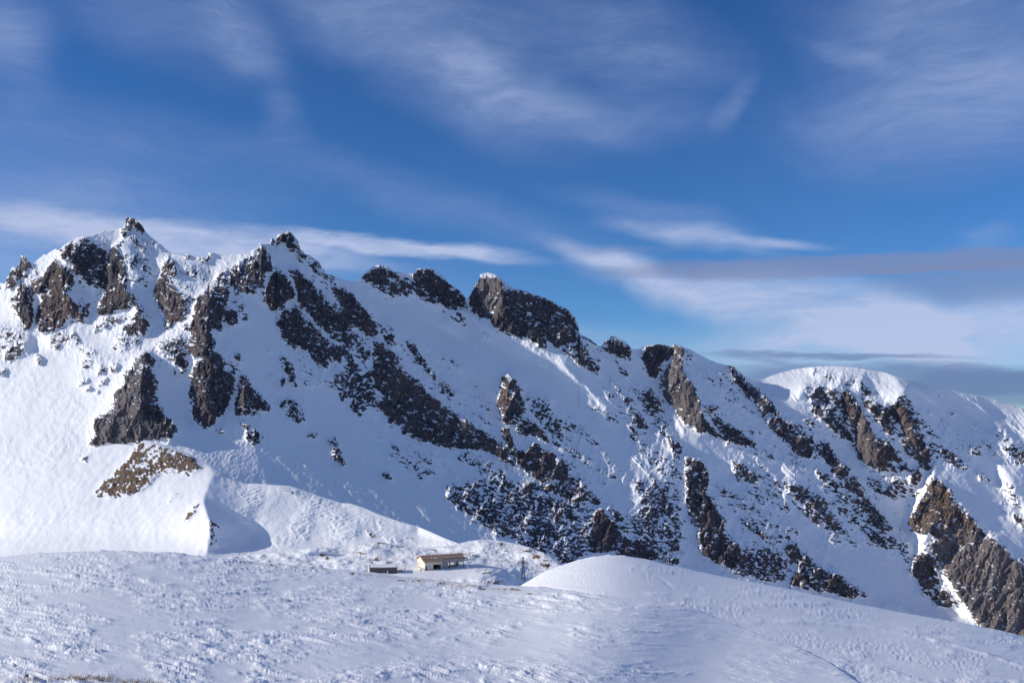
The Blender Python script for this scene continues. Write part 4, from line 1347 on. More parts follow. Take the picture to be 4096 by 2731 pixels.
def md_surf(P, X, Y, tp):
    x, y = P[..., 0], P[..., 1]
    rough = 0.18 + 0.75 * sstep(-0.2, 0.35, fbm(X * 0.45, Y * 1.5, 150, 4, 501)) * sstep(2150, 2600, X)
    h = sastrugi(x, X, Y, rough * 0.8, 511)
    crumb = 1.1 * fbm(X / 2.2, Y * 1.2, 8, 4, 521, 0.6) * sstep(-0.1, 0.4, fbm(X * 0.5, Y * 1.6, 110, 3, 525))
    h = h + 0.05 * crumb

    def trace(pts, wd, depth):
        nonlocal h
        pts = np.array(pts, float)
        yy = np.interp(X, pts[:, 0], pts[:, 1]) + 2.5 * fbm(X, 0 * X, 60, 3, 531)
        ends = sstep(pts[0, 0], pts[0, 0] + 60, X) * sstep(pts[-1, 0], pts[-1, 0] - 60, X)
        h = h + 0.45 * depth * ends * (0.6 + 0.6 * fbm(X, Y, 140, 3, 533)) * np.exp(-((Y - yy) / wd) ** 2)
    # piste edge and snow shelves
    trace([(3080, 2480), (3300, 2495), (3500, 2512), (3700, 2550), (3900, 2602), (4096, 2665), (4430, 2780)], 5, 0.45)
    trace([(2560, 2372), (2660, 2380), (2780, 2402)], 4, 0.5)
    trace([(2610, 2290), (2660, 2330), (2720, 2370)], 4, -0.25)
    trace([(3480, 2424), (3560, 2432), (3660, 2456)], 3, 0.3)
    trace([(3760, 2545), (3900, 2562), (3950, 2570)], 4, 0.35)
    trace([(3210, 2435), (3260, 2475)], 3, -0.22)
    trace([(3230, 2435), (3275, 2470)], 3, -0.22)
    # groomer lines low on the right
    a, b = rot(x, y, 20)
    h = h + 0.02 * np.sin(b * 2 * np.pi / 0.9) * sstep(3350, 3500, X) * sstep(2600, 2660, Y) * sstep(-0.1, 0.3, fbm(x, y, 9, 2, 541))
    h = ease_rows(h, 2)
    P = P.copy()
    P[..., 2] += h
    z = 0 * h
    return P, {'rock': z, 'brown': z + 1, 'tone': z}


snow_mound, DX_, DY_, DP = hill_sheet('snow_mound', 'smooth rounded snow mound with ski tracks beyond the rough slope', 1900, 5200, 3.0, md_top, md_bot, 180, md_dist, md_surf, M_NEAR, 8, 2.0, 0.4, 2900)


def near_pt(Pgrid, x0, step, px, py):
    i = int(round((px - x0) / step))
    col = Pgrid[:, i, :]
    yy = HY - col[:, 2] / col[:, 1] * F
    k = int(np.argmin(np.abs(yy - py)))
    return Vector((float((px - HX) / F * col[k, 1]), float(col[k, 1]), float(col[k, 2])))


# the rest of the snowfield, under and behind the viewpoint
gx_, gy_ = np.meshgrid(np.linspace(-420, 420, 121), np.concatenate([np.linspace(-400, 0, 21), np.linspace(4, 36, 9), np.linspace(45, 130, 10)]))
gz_ = np.interp(gy_, [-400, 0, 25, 30, 60, 100, 135], [15, -1.75, -9.2, -11.5, -18.3, -25, -35]) - 0.09 * gy_.clip(0) / 100 * gx_.clip(0)
gz_ = gz_ + 0.25 * fbm(gx_, gy_, 30, 3, 601) - 1.3 * sstep(28, 60, gy_)
snowfield = mesh_arrays('snowfield', np.stack([gx_, gy_, gz_], -1).reshape(-1, 3), grid_quads(*gx_.shape)[:, ::-1], M_NEAR,
                        {'rock': 0 * gx_.ravel(), 'brown': 0 * gx_.ravel(), 'tone': 0 * gx_.ravel()})
tag(snowfield, 'open snowfield underfoot at the viewpoint', kind='structure')

# the valley between the near slopes and the range
vx_, vy_ = np.meshgrid(np.linspace(-1400, 2200, 91), np.linspace(120, 1500, 47))
lf_ = sstep(-80, -200, vx_)
vz_ = lf_ * (-42 - 0.13 * vy_) + (1 - lf_) * (-75 - 0.15 * vy_ - np.clip(vy_ - 800, 0, None) * 0.25) + 3 * fbm(vx_, vy_, 160, 3, 611)
valley = mesh_arrays('valley_floor', np.stack([vx_, vy_, vz_], -1).reshape(-1, 3), grid_quads(*vx_.shape)[:, ::-1], M_HILL,
                     {'rock': 0 * vx_.ravel(), 'brown': 0 * vx_.ravel(), 'tone': 0 * vx_.ravel()})
tag(valley, 'snow covered valley floor between the near slopes and the range', kind='structure')

# ------------------------------------------------------------------ small builders
random.seed(5)
_mats = {}


def mat(name, col, rough=0.7, metal=0.0, var=0.12, scale=3.0, stretch=(1, 1, 1)):
    if name in _mats:
        return _mats[name]
    m = bpy.data.materials.new(name)
    m.use_nodes = True
    N = NT(m.node_tree)
    bs = m.node_tree.nodes['Principled BSDF']
    co = N.n('ShaderNodeTexCoord').outputs['Object']
    nz_ = N.noise(N.mapping(co, scale=stretch), scale, 4, 0.6)
    a = tuple(c * (1 - var) for c in col) + (1,)
    b = tuple(min(1, c * (1 + var)) for c in col) + (1,)
    N.put(bs.inputs['Base Color'], N.mix(nz_, a, b))
    bs.inputs['Roughness'].default_value = rough
    bs.inputs['Metallic'].default_value = metal
    _mats[name] = m
    return m


class MB:
    """collects boxes, bars and sheets into one mesh"""
    def __init__(self):
        self.bm = bmesh.new()

    def box(self, lo, hi):
        x0, y0, z0 = lo
        x1, y1, z1 = hi
        v = [self.bm.verts.new(p) for p in ((x0, y0, z0), (x1, y0, z0), (x1, y1, z0), (x0, y1, z0), (x0, y0, z1), (x1, y0, z1), (x1, y1, z1), (x0, y1, z1))]
        for f in ((0, 3, 2, 1), (4, 5, 6, 7), (0, 1, 5, 4), (1, 2, 6, 5), (2, 3, 7, 6), (3, 0, 4, 7)):
            self.bm.faces.new([v[i] for i in f])
        return self

    def bar(self, p, q, r, n=6, r2=None):
        p, q = Vector(p), Vector(q)
        d = (q - p)
        if d.length < 1e-6:
            return self
        d.normalize()
        a = d.orthogonal().normalized()
        b = d.cross(a)
        r2 = r if r2 is None else r2
        A = [self.bm.verts.new(p + (a * math.cos(t) + b * math.sin(t)) * r) for t in [2 * math.pi * k / n for k in range(n)]]
        B = [self.bm.verts.new(q + (a * math.cos(t) + b * math.sin(t)) * r2) for t in [2 * math.pi * k / n for k in range(n)]]
        for k in range(n):
            self.bm.faces.new((A[k], A[(k + 1) % n], B[(k + 1) % n], B[k]))
        self.bm.faces.new(A[::-1])
        self.bm.faces.new(B)
        return self

    def prism(self, pts, off):
        """a flat outline given as 3D points, thickened along off"""
        off = Vector(off)
        A = [self.bm.verts.new(Vector(p)) for p in pts]
        B = [self.bm.verts.new(Vector(p) + off) for p in pts]
        n = len(pts)
        self.bm.faces.new(A[::-1])
        self.bm.faces.new(B)
        for k in range(n):
            self.bm.faces.new((A[k], A[(k + 1) % n], B[(k + 1) % n], B[k]))
        return self

    def build(self, name, m, parent=None, smooth=False):
        bmesh.ops.recalc_face_normals(self.bm, faces=self.bm.faces)
        me = bpy.data.meshes.new(name)
        self.bm.to_mesh(me)
        self.bm.free()
        me.materials.append(m)
        if smooth:
            me.polygons.foreach_set('use_smooth', [True] * len(me.polygons))
        o = bpy.data.objects.new(name, me)
        COL.objects.link(o)
        if parent:
            o.parent = parent
        return o


def thing(name, label, cat, loc, rz=0.0, group=None):
    o = bpy.data.objects.new(name, None)
    COL.objects.link(o)
    o.empty_display_size = 0.3
    o.location = loc
    o.rotation_euler = (0, 0, rz)
    return tag(o, label, cat, group)


def part(name, lo, hi, m, parent):
    return MB().box(lo, hi).build(name, m, parent)


CREAM = mat('cream_render', (0.72, 0.62, 0.50), 0.85, var=0.05)
GREYWALL = mat('grey_render', (0.42, 0.37, 0.33), 0.85, var=0.06)
PLINTH = mat('concrete', (0.40, 0.37, 0.33), 0.9, var=0.12)
ROOF = mat('brown_metal_roof', (0.47, 0.30, 0.21), 0.55, var=0.10, scale=1.2, stretch=(6, 0.3, 0.3))
TRIM = mat('dark_brown_trim', (0.10, 0.055, 0.045), 0.6)
WOODEDGE = mat('light_wood', (0.52, 0.36, 0.24), 0.8)
STEEL = mat('dark_steel', (0.055, 0.060, 0.070), 0.5, 0.4)
STEELG = mat('grey_green_steel', (0.11, 0.125, 0.13), 0.5, 0.4)
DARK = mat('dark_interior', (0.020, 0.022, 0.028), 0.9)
WHITE = mat('white_paint', (0.80, 0.80, 0.80), 0.5, var=0.02)
BLUE = mat('blue_paint', (0.03, 0.07, 0.24), 0.5)
RED = mat('red_cloth', (0.55, 0.02, 0.03), 0.8)
ORANGE = mat('orange_pole', (0.80, 0.17, 0.07), 0.6, var=0.05)
YELLOW = mat('yellow_paint', (0.80, 0.52, 0.03), 0.6)
GREEN = mat('green_paint', (0.03, 0.17, 0.07), 0.6)
SNOWM = mat('roof_snow', (0.88, 0.89, 0.91), 0.6, var=0.03)
GLASS = mat('window_glass', (0.03, 0.035, 0.045), 0.15)
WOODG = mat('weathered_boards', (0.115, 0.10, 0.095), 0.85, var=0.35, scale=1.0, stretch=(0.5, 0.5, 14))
WOODT = mat('sunlit_boards', (0.38, 0.31, 0.25), 0.85, var=0.2, scale=1.0, stretch=(0.5, 0.5, 12))  # lighter copy of the hut boards; sunlight is put into the colour

# ------------------------------------------------------------------ the lift station
ST_RZ = R(24)
st_loc = place(1699.7, 2281, 599.5)
st = thing('lift_station', 'cream chairlift station with brown roof and open bay on posts', 'building', st_loc, ST_RZ)
HB, HR = 15.0, 8.1        # depth, ridge height


def rz_front(y):          # height of the front roof slope over depth y
    return HR - (7.5 - y) * 0.365


wl = MB()
wl.box((0, 0.0, -1.2), (5.33, 0.3, 5.25)).box((10.4, 0, -1.2), (11.04, 0.3, 5.25)).box((5.33, 0, 3.2), (10.4, 0.3, 5.25))
wl.box((10.74, 0.3, -1.2), (11.04, HB, 5.9)).box((0, HB - 0.3, -1.2), (10.74, HB, 4.9))
wl.prism([(0, 0.3, -1.2), (0, 0.3, 5.3), (0, 7.5, HR - 0.12), (0, HB, 5.2), (0, HB, -1.2)], (0.3, 0, 0))
wl.build('wall', CREAM, st)
w2 = MB().box((11.04, 2.2, -1.2), (15.7, 2.5, 6.0)).box((15.7, 2.2, 3.45), (25.9, 2.5, 6.0)).box((25.6, 2.5, 3.6), (25.9, 12.4, 6.2)).box((11.04, 12.4, -1.2), (15.7, 12.7, 6.0)).box((15.7, 12.4, 3.9), (25.9, 12.7, 6.0))
w2.build('wall', GREYWALL, st)['label'] = 'grey brown recessed wall and fascia above the open bay'
part('plinth', (-0.06, -0.05, -1.2), (4.9, 0.0, 0.5), PLINTH, st)
part('plinth', (-0.08, 0, -1.2), (0.0, HB, 1.15), PLINTH, st)
# roof: two slopes with thickness, seams and edge boards
rf = MB()
rf.prism([(-0.9, 1.6, rz_front(1.6)), (26.5, 1.6, rz_front(1.6)), (26.5, 7.5, HR), (-0.9, 7.5, HR)], (0, 0, 0.16))
rf.prism([(-0.9, -0.7, rz_front(-0.7)), (12.0, -0.7, rz_front(-0.7)), (12.0, 1.6, rz_front(1.6)), (-0.9, 1.6, rz_front(1.6))], (0, 0, 0.155))
rf.prism([(-0.9, 7.5, HR), (26.5, 7.5, HR), (26.5, 15.9, HR - 3.07), (-0.9, 15.9, HR - 3.07)], (0, 0, 0.15))
roof = rf.build('roof', ROOF, st)
for y in (5.15, 2.45):
    MB().box((-0.85, y - 0.07, rz_front(y) + 0.16), (26.45, y + 0.07, rz_front(y) + 0.36)).build('snow_guard', TRIM, roof)
MB().box((-0.85, 0.75, rz_front(0.82) + 0.15), (11.95, 0.89, rz_front(0.82) + 0.33)).build('snow_guard', TRIM, roof)
part('eave_board', (-0.9, -0.76, rz_front(-0.7) - 0.16), (12.0, -0.70, rz_front(-0.7) + 0.17), TRIM, roof)
part('eave_board', (12.0, 1.52, rz_front(1.6) - 0.1), (26.5, 1.6, rz_front(1.6) + 0.17), TRIM, roof)
MB().prism([(-0.96, -0.7, rz_front(-0.7) - 0.14), (-0.96, 7.5, HR - 0.14), (-0.96, 7.5, HR + 0.18), (-0.96, -0.7, rz_front(-0.7) + 0.18)], (0.06, 0, 0)).build('verge_board', WOODEDGE, roof)
MB().prism([(-0.96, 7.52, HR - 0.14), (-0.96, 15.9, HR - 3.2), (-0.96, 15.9, HR - 2.9), (-0.96, 7.52, HR + 0.18)], (0.06, 0, 0)).build('verge_board', WOODEDGE, roof)
MB().prism([(6.6, 2.6, rz_front(2.6) + 0.20), (8.6, 2.6, rz_front(2.6) + 0.20), (9.0, 3.0, rz_front(3.0) + 0.21), (7.6, 3.6, rz_front(3.6) + 0.20), (6.9, 3.2, rz_front(3.2) + 0.2)], (0, 0, 0.08)).build('snow_patch', SNOWM, roof)
MB().bar((4.8, 2.2, rz_front(2.2)), (4.8, 2.2, 8.4), 0.05).build('mast', WHITE, roof)
# openings
part('garage_floor', (5.33, 0.3, -0.15), (10.4, 9, 0.03), PLINTH, st)
MB().box((5.0, 8.0, 0), (10.7, 8.1, 5.0)).box((4.9, 0.35, 0), (5.0, 8.0, 5.0)).box((5.0, 0.35, 4.9), (10.7, 8.0, 5.0)).build('garage_bay', DARK, st)  # near-black lining: the shade inside the bay is put into its colour
dr = part('door', (0.36, -0.06, 0.0), (1.4, 0.0, 2.45), STEEL, st)
part('door_pane', (0.72, -0.08, 1.3), (1.05, -0.06, 2.0), mat('pale_glass', (0.20, 0.26, 0.30), 0.2), dr)
part('door_step', (0.2, -0.9, -0.5), (1.6, -0.06, -0.02), PLINTH, st)
for y in (9.9, 11.7, 13.4):
    w = part('window', (-0.05, y - 0.28, 1.75 + (0.35 if y == 11.7 else 0)), (0.0, y + 0.28, 3.3), WOODEDGE, st)
    part('pane', (-0.06, y - 0.2, 1.83 + (0.35 if y == 11.7 else 0)), (-0.05, y + 0.2, 3.22), GLASS, w)
sg = part('sign', (2.65, -0.06, 3.55), (4.3, 0.0, 4.65), WHITE, st)
part('sign_print', (3.2, -0.065, 4.25), (3.75, -0.06, 4.42), RED, sg)
part('sign_print', (2.95, -0.065, 3.9), (4.0, -0.06, 4.0), BLUE, sg)
part('sign_print', (3.05, -0.065, 3.72), (3.9, -0.06, 3.79), BLUE, sg)
sg = part('sign', (2.35, -0.06, 2.0), (4.5, 0.0, 2.65), WHITE, st)
part('sign_print', (2.35, -0.065, 2.0), (2.85, -0.06, 2.65), BLUE, sg)
part('sign_print', (2.95, -0.065, 2.2), (3.8, -0.06, 2.45), BLUE, sg)
part('bay_floor', (11.04, 2.6, -0.3), (27.0, 13.0, 0.02), PLINTH, st)
for x, y, w in ((16.6, 2.35, 0.16), (20.9, 2.35, 0.2), (21.9, 7.5, 0.2), (26.0, 2.35, 0.2), (20.9, 12.5, 0.18), (26.0, 12.5, 0.18)):
    part('post', (x - w, y - w, -1.0), (x + w, y + w, 3.5), STEEL, st)
part('column', (23.0, 6.5, -1.0), (24.3, 7.8, 5.6), PLINTH, st)
MB().bar((21.7, 7.2, 0), (22.6, 7.2, 3.4), 0.1).build('brace', STEEL, st)
# the rope wheel and its carrier, running out at the open end
MB().box((22.0, 4.4, 3.75), (29.0, 4.8, 4.35)).box((22.0, 9.6, 3.75), (29.0, 10.0, 4.35)).box((26.2, 4.8, 3.85), (26.6, 9.6, 4.3)).build('carrier_beam', mat('grey_steel', (0.30, 0.31, 0.33), 0.5, 0.3), st)
fb = MB()
for x in (27.4, 28.4, 29.3):
    fb.bar((x, 4.6, 4.35), (x, 4.6, 5.7), 0.12)
fb.bar((27.2, 4.6, 5.7), (29.6, 4.6, 5.5), 0.14)
fb.build('guide_frame', STEELG, st)
for y in (4.6, 9.8):
    MB().bar((28.8, y, 4.2), (31.5, y, 4.15), 0.28).build('rope_guide', STEELG, st)
whl = MB()
for k in range(20):
    a0, a1_ = 2 * math.pi * k / 20, 2 * math.pi * (k + 1) / 20
    whl.bar((24 + 2.4 * math.cos(a0), 7.2 + 2.4 * math.sin(a0), 4.5), (24 + 2.4 * math.cos(a1_), 7.2 + 2.4 * math.sin(a1_), 4.5), 0.16)
for k in range(6):
    a0 = math.pi * k / 3
    whl.bar((24, 7.2, 4.5), (24 + 2.3 * math.cos(a0), 7.2 + 2.3 * math.sin(a0), 4.5), 0.1)
whl.build('bullwheel', STEELG, st)

# things set around the station
def on_meadow(px, py, dz=0.0):
    p = station_at(px, py)
    p.z += dz
    return p


def st_world(x, y, z=None):
    p = Matrix.Translation(st_loc) @ Matrix.Rotation(ST_RZ, 4, 'Z') @ Vector((x, y, 0))
    p.z = station_z(p.x, p.y) if z is None else st_loc.z + z
    return p


t = thing('barrier', 'small green framed barrier at the sunny corner of the lift station', 'barrier', st_world(-1.6, -1.2), R(15))
MB().bar((-0.8, 0, -0.2), (-0.8, 0, 1.15), 0.07).bar((0.8, 0, -0.2), (0.8, 0, 1.15), 0.07).bar((-0.85, 0, 1.1), (0.85, 0, 1.1), 0.1).build('frame', GREEN, t)
MB().bar((-0.8, 0, 0.5), (0.8, 0, 0.5), 0.05).build('rail', GREEN, t)
t = thing('warning_board', 'yellow and red board standing left of the green barrier', 'sign', st_world(-3.0, -0.6), R(10))
part('board', (-0.35, -0.03, 0.35), (0.35, 0.03, 0.95), YELLOW, t)
part('stripe', (-0.35, -0.04, 0.1), (0.35, 0.02, 0.349), RED, t)
MB().bar((0, 0, -0.3), (0, 0, 0.1), 0.05).build('post', STEEL, t)
t = thing('box', 'small red and white box by the base of the station front wall', 'box', st_world(3.0, -0.6), ST_RZ)
part('case', (-0.55, -0.25, 0), (0.55, 0.25, 0.5), mat('red_plastic', (0.5, 0.05, 0.05), 0.5), t)
part('lid', (-0.58, -0.28, 0.5), (0.58, 0.28, 0.66), WHITE, t)
t = thing('tarp', 'pale blue tarpaulin lying at the foot of the recessed station wall', 'tarp', st_world(12.6, 0.9), ST_RZ)
MB().prism([(-1.4, -0.7, 0.02), (1.5, -0.6, 0.02), (1.2, 0.6, 0.25), (0.1, 0.8, 0.4), (-1.2, 0.6, 0.2)], (0, 0, 0.12)).build('sheet', mat('blue_tarp', (0.38, 0.47, 0.60), 0.7), t)
t = thing('plank', 'long tan wooden plank lying in the snow before the open bay', 'plank', st_world(15.8, 0.3), R(8))
part('board', (-1.6, -0.12, 0.02), (1.6, 0.12, 0.14), WOODEDGE, t)

# ------------------------------------------------------------------ the flat hut
hut_loc = place(1480, 2294.6, 586.6)
HUT_RZ = R(9)
hut = thing('flat_roofed_hut', 'low dark wooden hut with a flat snow covered roof', 'building', hut_loc, HUT_RZ)
MB().box((0.0, 0, -1.5), (15.9, 0.25, 3.35)).box((15.65, 0.25, -1.5), (15.9, 12.5, 3.35)).box((0, 12.25, -1.5), (15.65, 12.5, 3.35)).build('wall', WOODG, hut)
MB().prism([(-0.02, 0.02, -1.5), (-0.02, 0.02, 3.45), (-0.02, 12.6, 3.45), (-0.02, 12.6, 2.6), (-0.02, 1.0, -0.2), (-0.02, 1.0, -1.5)], (-0.25, 0, 0)).build('side_wall', WOODT, hut)
rf = part('roof', (-0.4, -0.2, 3.35), (16.1, 12.8, 3.6), TRIM, hut)
sn = MB()
sn.prism([(0.1, 0.4, 3.6), (0.5, 2.2, 3.6), (2.6, 0.9, 3.6), (4.6, 0.3, 3.6), (15.8, 0.1, 3.6), (15.8, 12.5, 3.6), (-0.1, 12.5, 3.6)], (0, 0, 0.09))
sn.build('snow_layer', SNOWM, rf)
MB().prism([(1.2, 0.15, 3.602), (4.4, 0.05, 3.602), (6.0, 1.1, 3.7), (4.2, 2.0, 3.7), (2.0, 1.9, 3.7)], (0, 0, 0.02)).build('bare_patch', mat('roof_gravel', (0.30, 0.25, 0.20), 0.9), rf)
part('edge_board', (-0.42, -0.24, 3.3), (16.12, -0.2, 3.62), mat('pale_edge', (0.25, 0.24, 0.24), 0.7), rf)
wd = part('window', (5.6, -0.04, 1.2), (6.5, 0.0, 2.0), DARK, hut)
MB().box((3.2, -0.03, 0.9), (3.9, 0, 1.4)).build('hatch', DARK, hut)
MB().box((15.9, 1.0, 2.9), (17.0, 1.3, 3.1)).build('gutter', TRIM, hut)


def hut_world(x, y, z=None):
    p = Matrix.Translation(hut_loc) @ Matrix.Rotation(HUT_RZ, 4, 'Z') @ Vector((x, y, 0))
    p.z = max(station_z(p.x, p.y), hut_loc.z - 0.6) if z is None else hut_loc.z + z
    return p


t = thing('drum', 'pale blue upright drum standing against the dark front wall of the hut', 'drum', hut_world(10.3, -0.7, 0.3))
MB().bar((0, 0, -0.6), (0, 0, 1.45), 0.34, 12).build('body', mat('pale_blue', (0.36, 0.50, 0.58), 0.5), t, True)
MB().bar((0, 0, 1.45), (0, 0, 1.53), 0.36, 12).build('lid', mat('pale_blue_lid', (0.50, 0.62, 0.68), 0.5), t)
# the flag
fp = hut_world(0.6, 11.5, 3.6)
t = thing('flag', 'red flag with a white cross flying over the back corner of the hut', 'flag', fp)
MB().bar((0, 0, -3.4), (0, 0, 2.5), 0.04, 6).build('pole', STEEL, t)
fl = bmesh.new()
rows = []
for i in range(9):
    row = []
    for j in range(7):
        s_, q_ = i / 8, j / 6
        row.append(fl.verts.new((0.05 + 1.25 * s_, 0.12 * math.sin(5 * s_ + 1.3 * q_) * s_, 2.25 - 1.3 * q_ - 0.35 * s_ + 0.25 * q_ * s_)))
    rows.append(row)
for i in range(8):
    for j in range(6):
        fl.faces.new((rows[i][j], rows[i + 1][j], rows[i + 1][j + 1], rows[i][j + 1]))
me = bpy.data.meshes.new('flag_cloth')
fl.to_mesh(me)
fl.free()
me.materials.append(RED)
fo = bpy.data.objects.new('flag_cloth', me)
COL.objects.link(fo)
fo.parent = t
so = fo.modifiers.new('thick', 'SOLIDIFY')
so.thickness = 0.02
part('cross_bar', (0.34, -0.10, 1.25), (1.02, 0.10, 1.50), WHITE, fo)
part('cross_bar', (0.56, -0.101, 1.03), (0.80, 0.101, 1.72), WHITE, fo)

# information board, trail sign
ib = on_meadow(1551, 2261)
t = thing('information_board', 'framed information board with a green header standing behind the hut', 'sign', ib, R(-4))
for x in (-0.85, 0.85):
    MB().bar((x, 0, -0.5), (x, 0, 3.5), 0.09).build('post', STEEL, t)
part('panel', (-0.95, -0.12, 0.75), (0.95, -0.05, 2.2), mat('map_panel', (0.40, 0.37, 0.33), 0.6, var=0.3, scale=2.5), t)
part('map_print', (-0.5, -0.13, 1.2), (0.55, -0.12, 1.95), mat('map_print', (0.52, 0.36, 0.26), 0.6, var=0.3, scale=4), t)
part('header', (-0.95, -0.13, 2.2), (0.95, -0.05, 2.5), GREEN, t)
p = on_meadow(1598, 2259.5)
t = thing('trail_sign', 'orange yellow plate on a thin pole on the slope behind the hut', 'sign', p)
MB().bar((0, 0, -0.4), (0, 0, 1.3), 0.05).build('pole', STEEL, t)
MB().prism([(-0.2, -0.03, 1.1), (0.2, -0.03, 1.1), (0.26, -0.03, 1.45), (0.2, -0.03, 1.85), (-0.2, -0.03, 1.85), (-0.26, -0.03, 1.45)], (0, 0.06, 0)).build('plate', YELLOW, t)

# ski rack right of the hut
rk = hut_world(18.0, 4.5)
t = thing('ski_rack', 'ski rack in the shadow on the right of the hut', 'rack', rk, R(12))
for x in (-1.5, 1.5):
    MB().bar((x, 0, -0.3), (x, 0, 1.1), 0.05).build('stand', STEEL, t)
MB().bar((-1.6, 0, 1.1), (1.6, 0, 1.1), 0.05).build('rail', STEEL, t)
skc = [('blue', (0.05, 0.12, 0.40)), ('white', (0.7, 0.7, 0.72)), ('black', (0.03, 0.03, 0.035)), ('pale blue', (0.3, 0.42, 0.55)), ('dark green', (0.03, 0.12, 0.08)), ('dark', (0.05, 0.05, 0.07)), ('orange', (0.6, 0.22, 0.05)), ('grey', (0.3, 0.3, 0.32))]
for k in range(8):
    nm, c = skc[k]
    p = Matrix.Translation(rk) @ Matrix.Rotation(R(12), 4, 'Z') @ Vector((-1.35 + 0.38 * k, -0.12, 0))
    p.z = rk.z
    s_ = MB().prism([(-0.13, 0, -0.1), (0.13, 0, -0.1), (0.13, 0.16, 1.35), (0.08, 0.2, 1.62), (-0.08, 0.2, 1.62), (-0.13, 0.16, 1.35)], (0, 0.03, 0)).build('snowboard', mat('board_' + nm.replace(' ', '_'), c, 0.4), None)
    s_.location = p
    s_.rotation_euler = (0, 0, R(12))
    tag(s_, nm + ' snowboard leaning on the rack beside the flat hut', 'snowboard', 'snowboards on the rack')
p = hut_world(17.6, 0.8)
t = thing('sled', 'small yellow sled stuck upright in the shaded snow beside the hut', 'sled', p)
MB().prism([(-0.25, 0, 0), (0.25, 0, 0), (0.25, 0.12, 0.75), (0.15, 0.16, 0.95), (-0.15, 0.16, 0.95), (-0.25, 0.12, 0.75)], (0, 0.06, 0)).build('tray', YELLOW, t)


# ------------------------------------------------------------------ people
def skinned(name, verts, edges, radii, m, parent, root=0):
    me = bpy.data.meshes.new(name)
    me.from_pydata(verts, edges, [])
    me.materials.append(m)
    o = bpy.data.objects.new(name, me)
    COL.objects.link(o)
    o.parent = parent
    sk = o.modifiers.new('skin', 'SKIN')
    sk.use_smooth_shade = True
    for k, d_ in enumerate(me.skin_vertices[0].data):
        d_.radius = (radii[k], radii[k])
        d_.use_root = (k == root)
    ss = o.modifiers.new('sub', 'SUBSURF')
    ss.levels = ss.render_levels = 1
    return o


SKINC = mat('skin', (0.45, 0.27, 0.19), 0.6)


def person(loc, rz, label, jacket, trousers, hat, stride=0.12, arm=0.25, lean=0.0, group=None):
    t = thing('person', label, 'person', loc, rz, group)
    L_ = lean
    # body: feet, legs, trunk, neck, head, arms and hands in one surface
    V_ = [(0, 0, 0.95), (0, L_ * 0.4, 1.18), (0, L_ * 0.8, 1.42), (0, L_, 1.52), (0, L_ * 1.1 - 0.01, 1.63), (0, L_ * 1.1, 1.73),
          (-0.11, 0, 0.90), (-0.12, stride * 0.5 - 0.03, 0.50), (-0.12, stride * 0.5 + 0.02, 0.09), (-0.13, stride * 0.5 - 0.14, 0.05),
          (0.11, 0, 0.90), (0.12, -stride - 0.03, 0.50), (0.12, -stride + 0.03, 0.09), (0.13, -stride - 0.13, 0.05),
          (-0.19, L_ * 0.8, 1.40), (-0.27, L_ * 0.6 + 0.04, 1.13), (-0.28, L_ * 0.5 - arm, 0.92), (-0.28, L_ * 0.5 - arm - 0.06, 0.86),
          (0.19, L_ * 0.8, 1.40), (0.27, L_ * 0.6 + 0.04, 1.13), (0.28, L_ * 0.5 - arm * 0.6, 0.90), (0.28, L_ * 0.5 - arm * 0.6 - 0.05, 0.83)]
    E_ = [(0, 1), (1, 2), (2, 3), (3, 4), (4, 5), (0, 6), (6, 7), (7, 8), (8, 9), (0, 10), (10, 11), (11, 12), (12, 13), (2, 14), (14, 15), (15, 16), (16, 17), (2, 18), (18, 19), (19, 20), (20, 21)]
    Rr = [0.13, 0.13, 0.14, 0.06, 0.10, 0.085, 0.09, 0.065, 0.05, 0.04, 0.09, 0.065, 0.05, 0.04, 0.07, 0.05, 0.04, 0.04, 0.07, 0.05, 0.04, 0.04]
    skinned('body', V_, E_, Rr, SKINC, t)
    ji = [0, 1, 2, 14, 15, 16, 18, 19, 20]
    remap = {v: k for k, v in enumerate(ji)}
    skinned('jacket', [V_[i] for i in ji], [(remap[a], remap[b]) for a, b in E_ if a in remap and b in remap], [Rr[i] + 0.035 for i in ji], jacket, t)
    ti = [0, 6, 7, 8, 10, 11, 12]
    remap = {v: k for k, v in enumerate(ti)}
    skinned('trousers', [V_[i] for i in ti], [(remap[a], remap[b]) for a, b in E_ if a in remap and b in remap], [Rr[i] + 0.028 for i in ti], trousers, t)
    skinned('hat', [(0, L_ * 1.1 + 0.01, 1.70), (0, L_ * 1.1 + 0.01, 1.80)], [(0, 1)], [0.112, 0.075], hat, t)
    bt_ = MB().box((-0.18, stride * 0.5 - 0.2, 0), (-0.07, stride * 0.5 + 0.1, 0.12)).build('boot', STEEL, t)
    MB().box((0.07, -stride - 0.2, 0), (0.18, -stride + 0.1, 0.12)).build('boot', STEEL, t)
    return t


JR, JB, JK, JO = mat('dark_red_jacket', (0.22, 0.03, 0.05), 0.8), mat('blue_jacket', (0.05, 0.08, 0.20), 0.8), mat('black_cloth', (0.02, 0.02, 0.025), 0.8), mat('rust_trousers', (0.20, 0.06, 0.04), 0.8)
p = on_meadow(1619.4, 2282.2)
person(p, R(200), 'person in a dark jacket walking away from the ski rack by the hut', JB, JO, JK)
person(hut_world(-2.6, 4.2, 0.0), R(120), 'person in dark red under the overhang left of the hut', JR, JR, JK, 0.05, 0.3)
person(hut_world(-1.3, 3.2, 0.0), R(240), 'person with a pale jacket beside the hut corner under the overhang', mat('tan_jacket', (0.45, 0.36, 0.28), 0.8), JR, JR, 0.05, 0.35)
pp = on_meadow(1533, 2263)
person(pp, R(170), 'person in dark red seen over the back edge of the hut roof', JR, JK, JR, 0.08, 0.2)


def on_mountain(px, py):
    return place(px, py, mount_d(px, py))


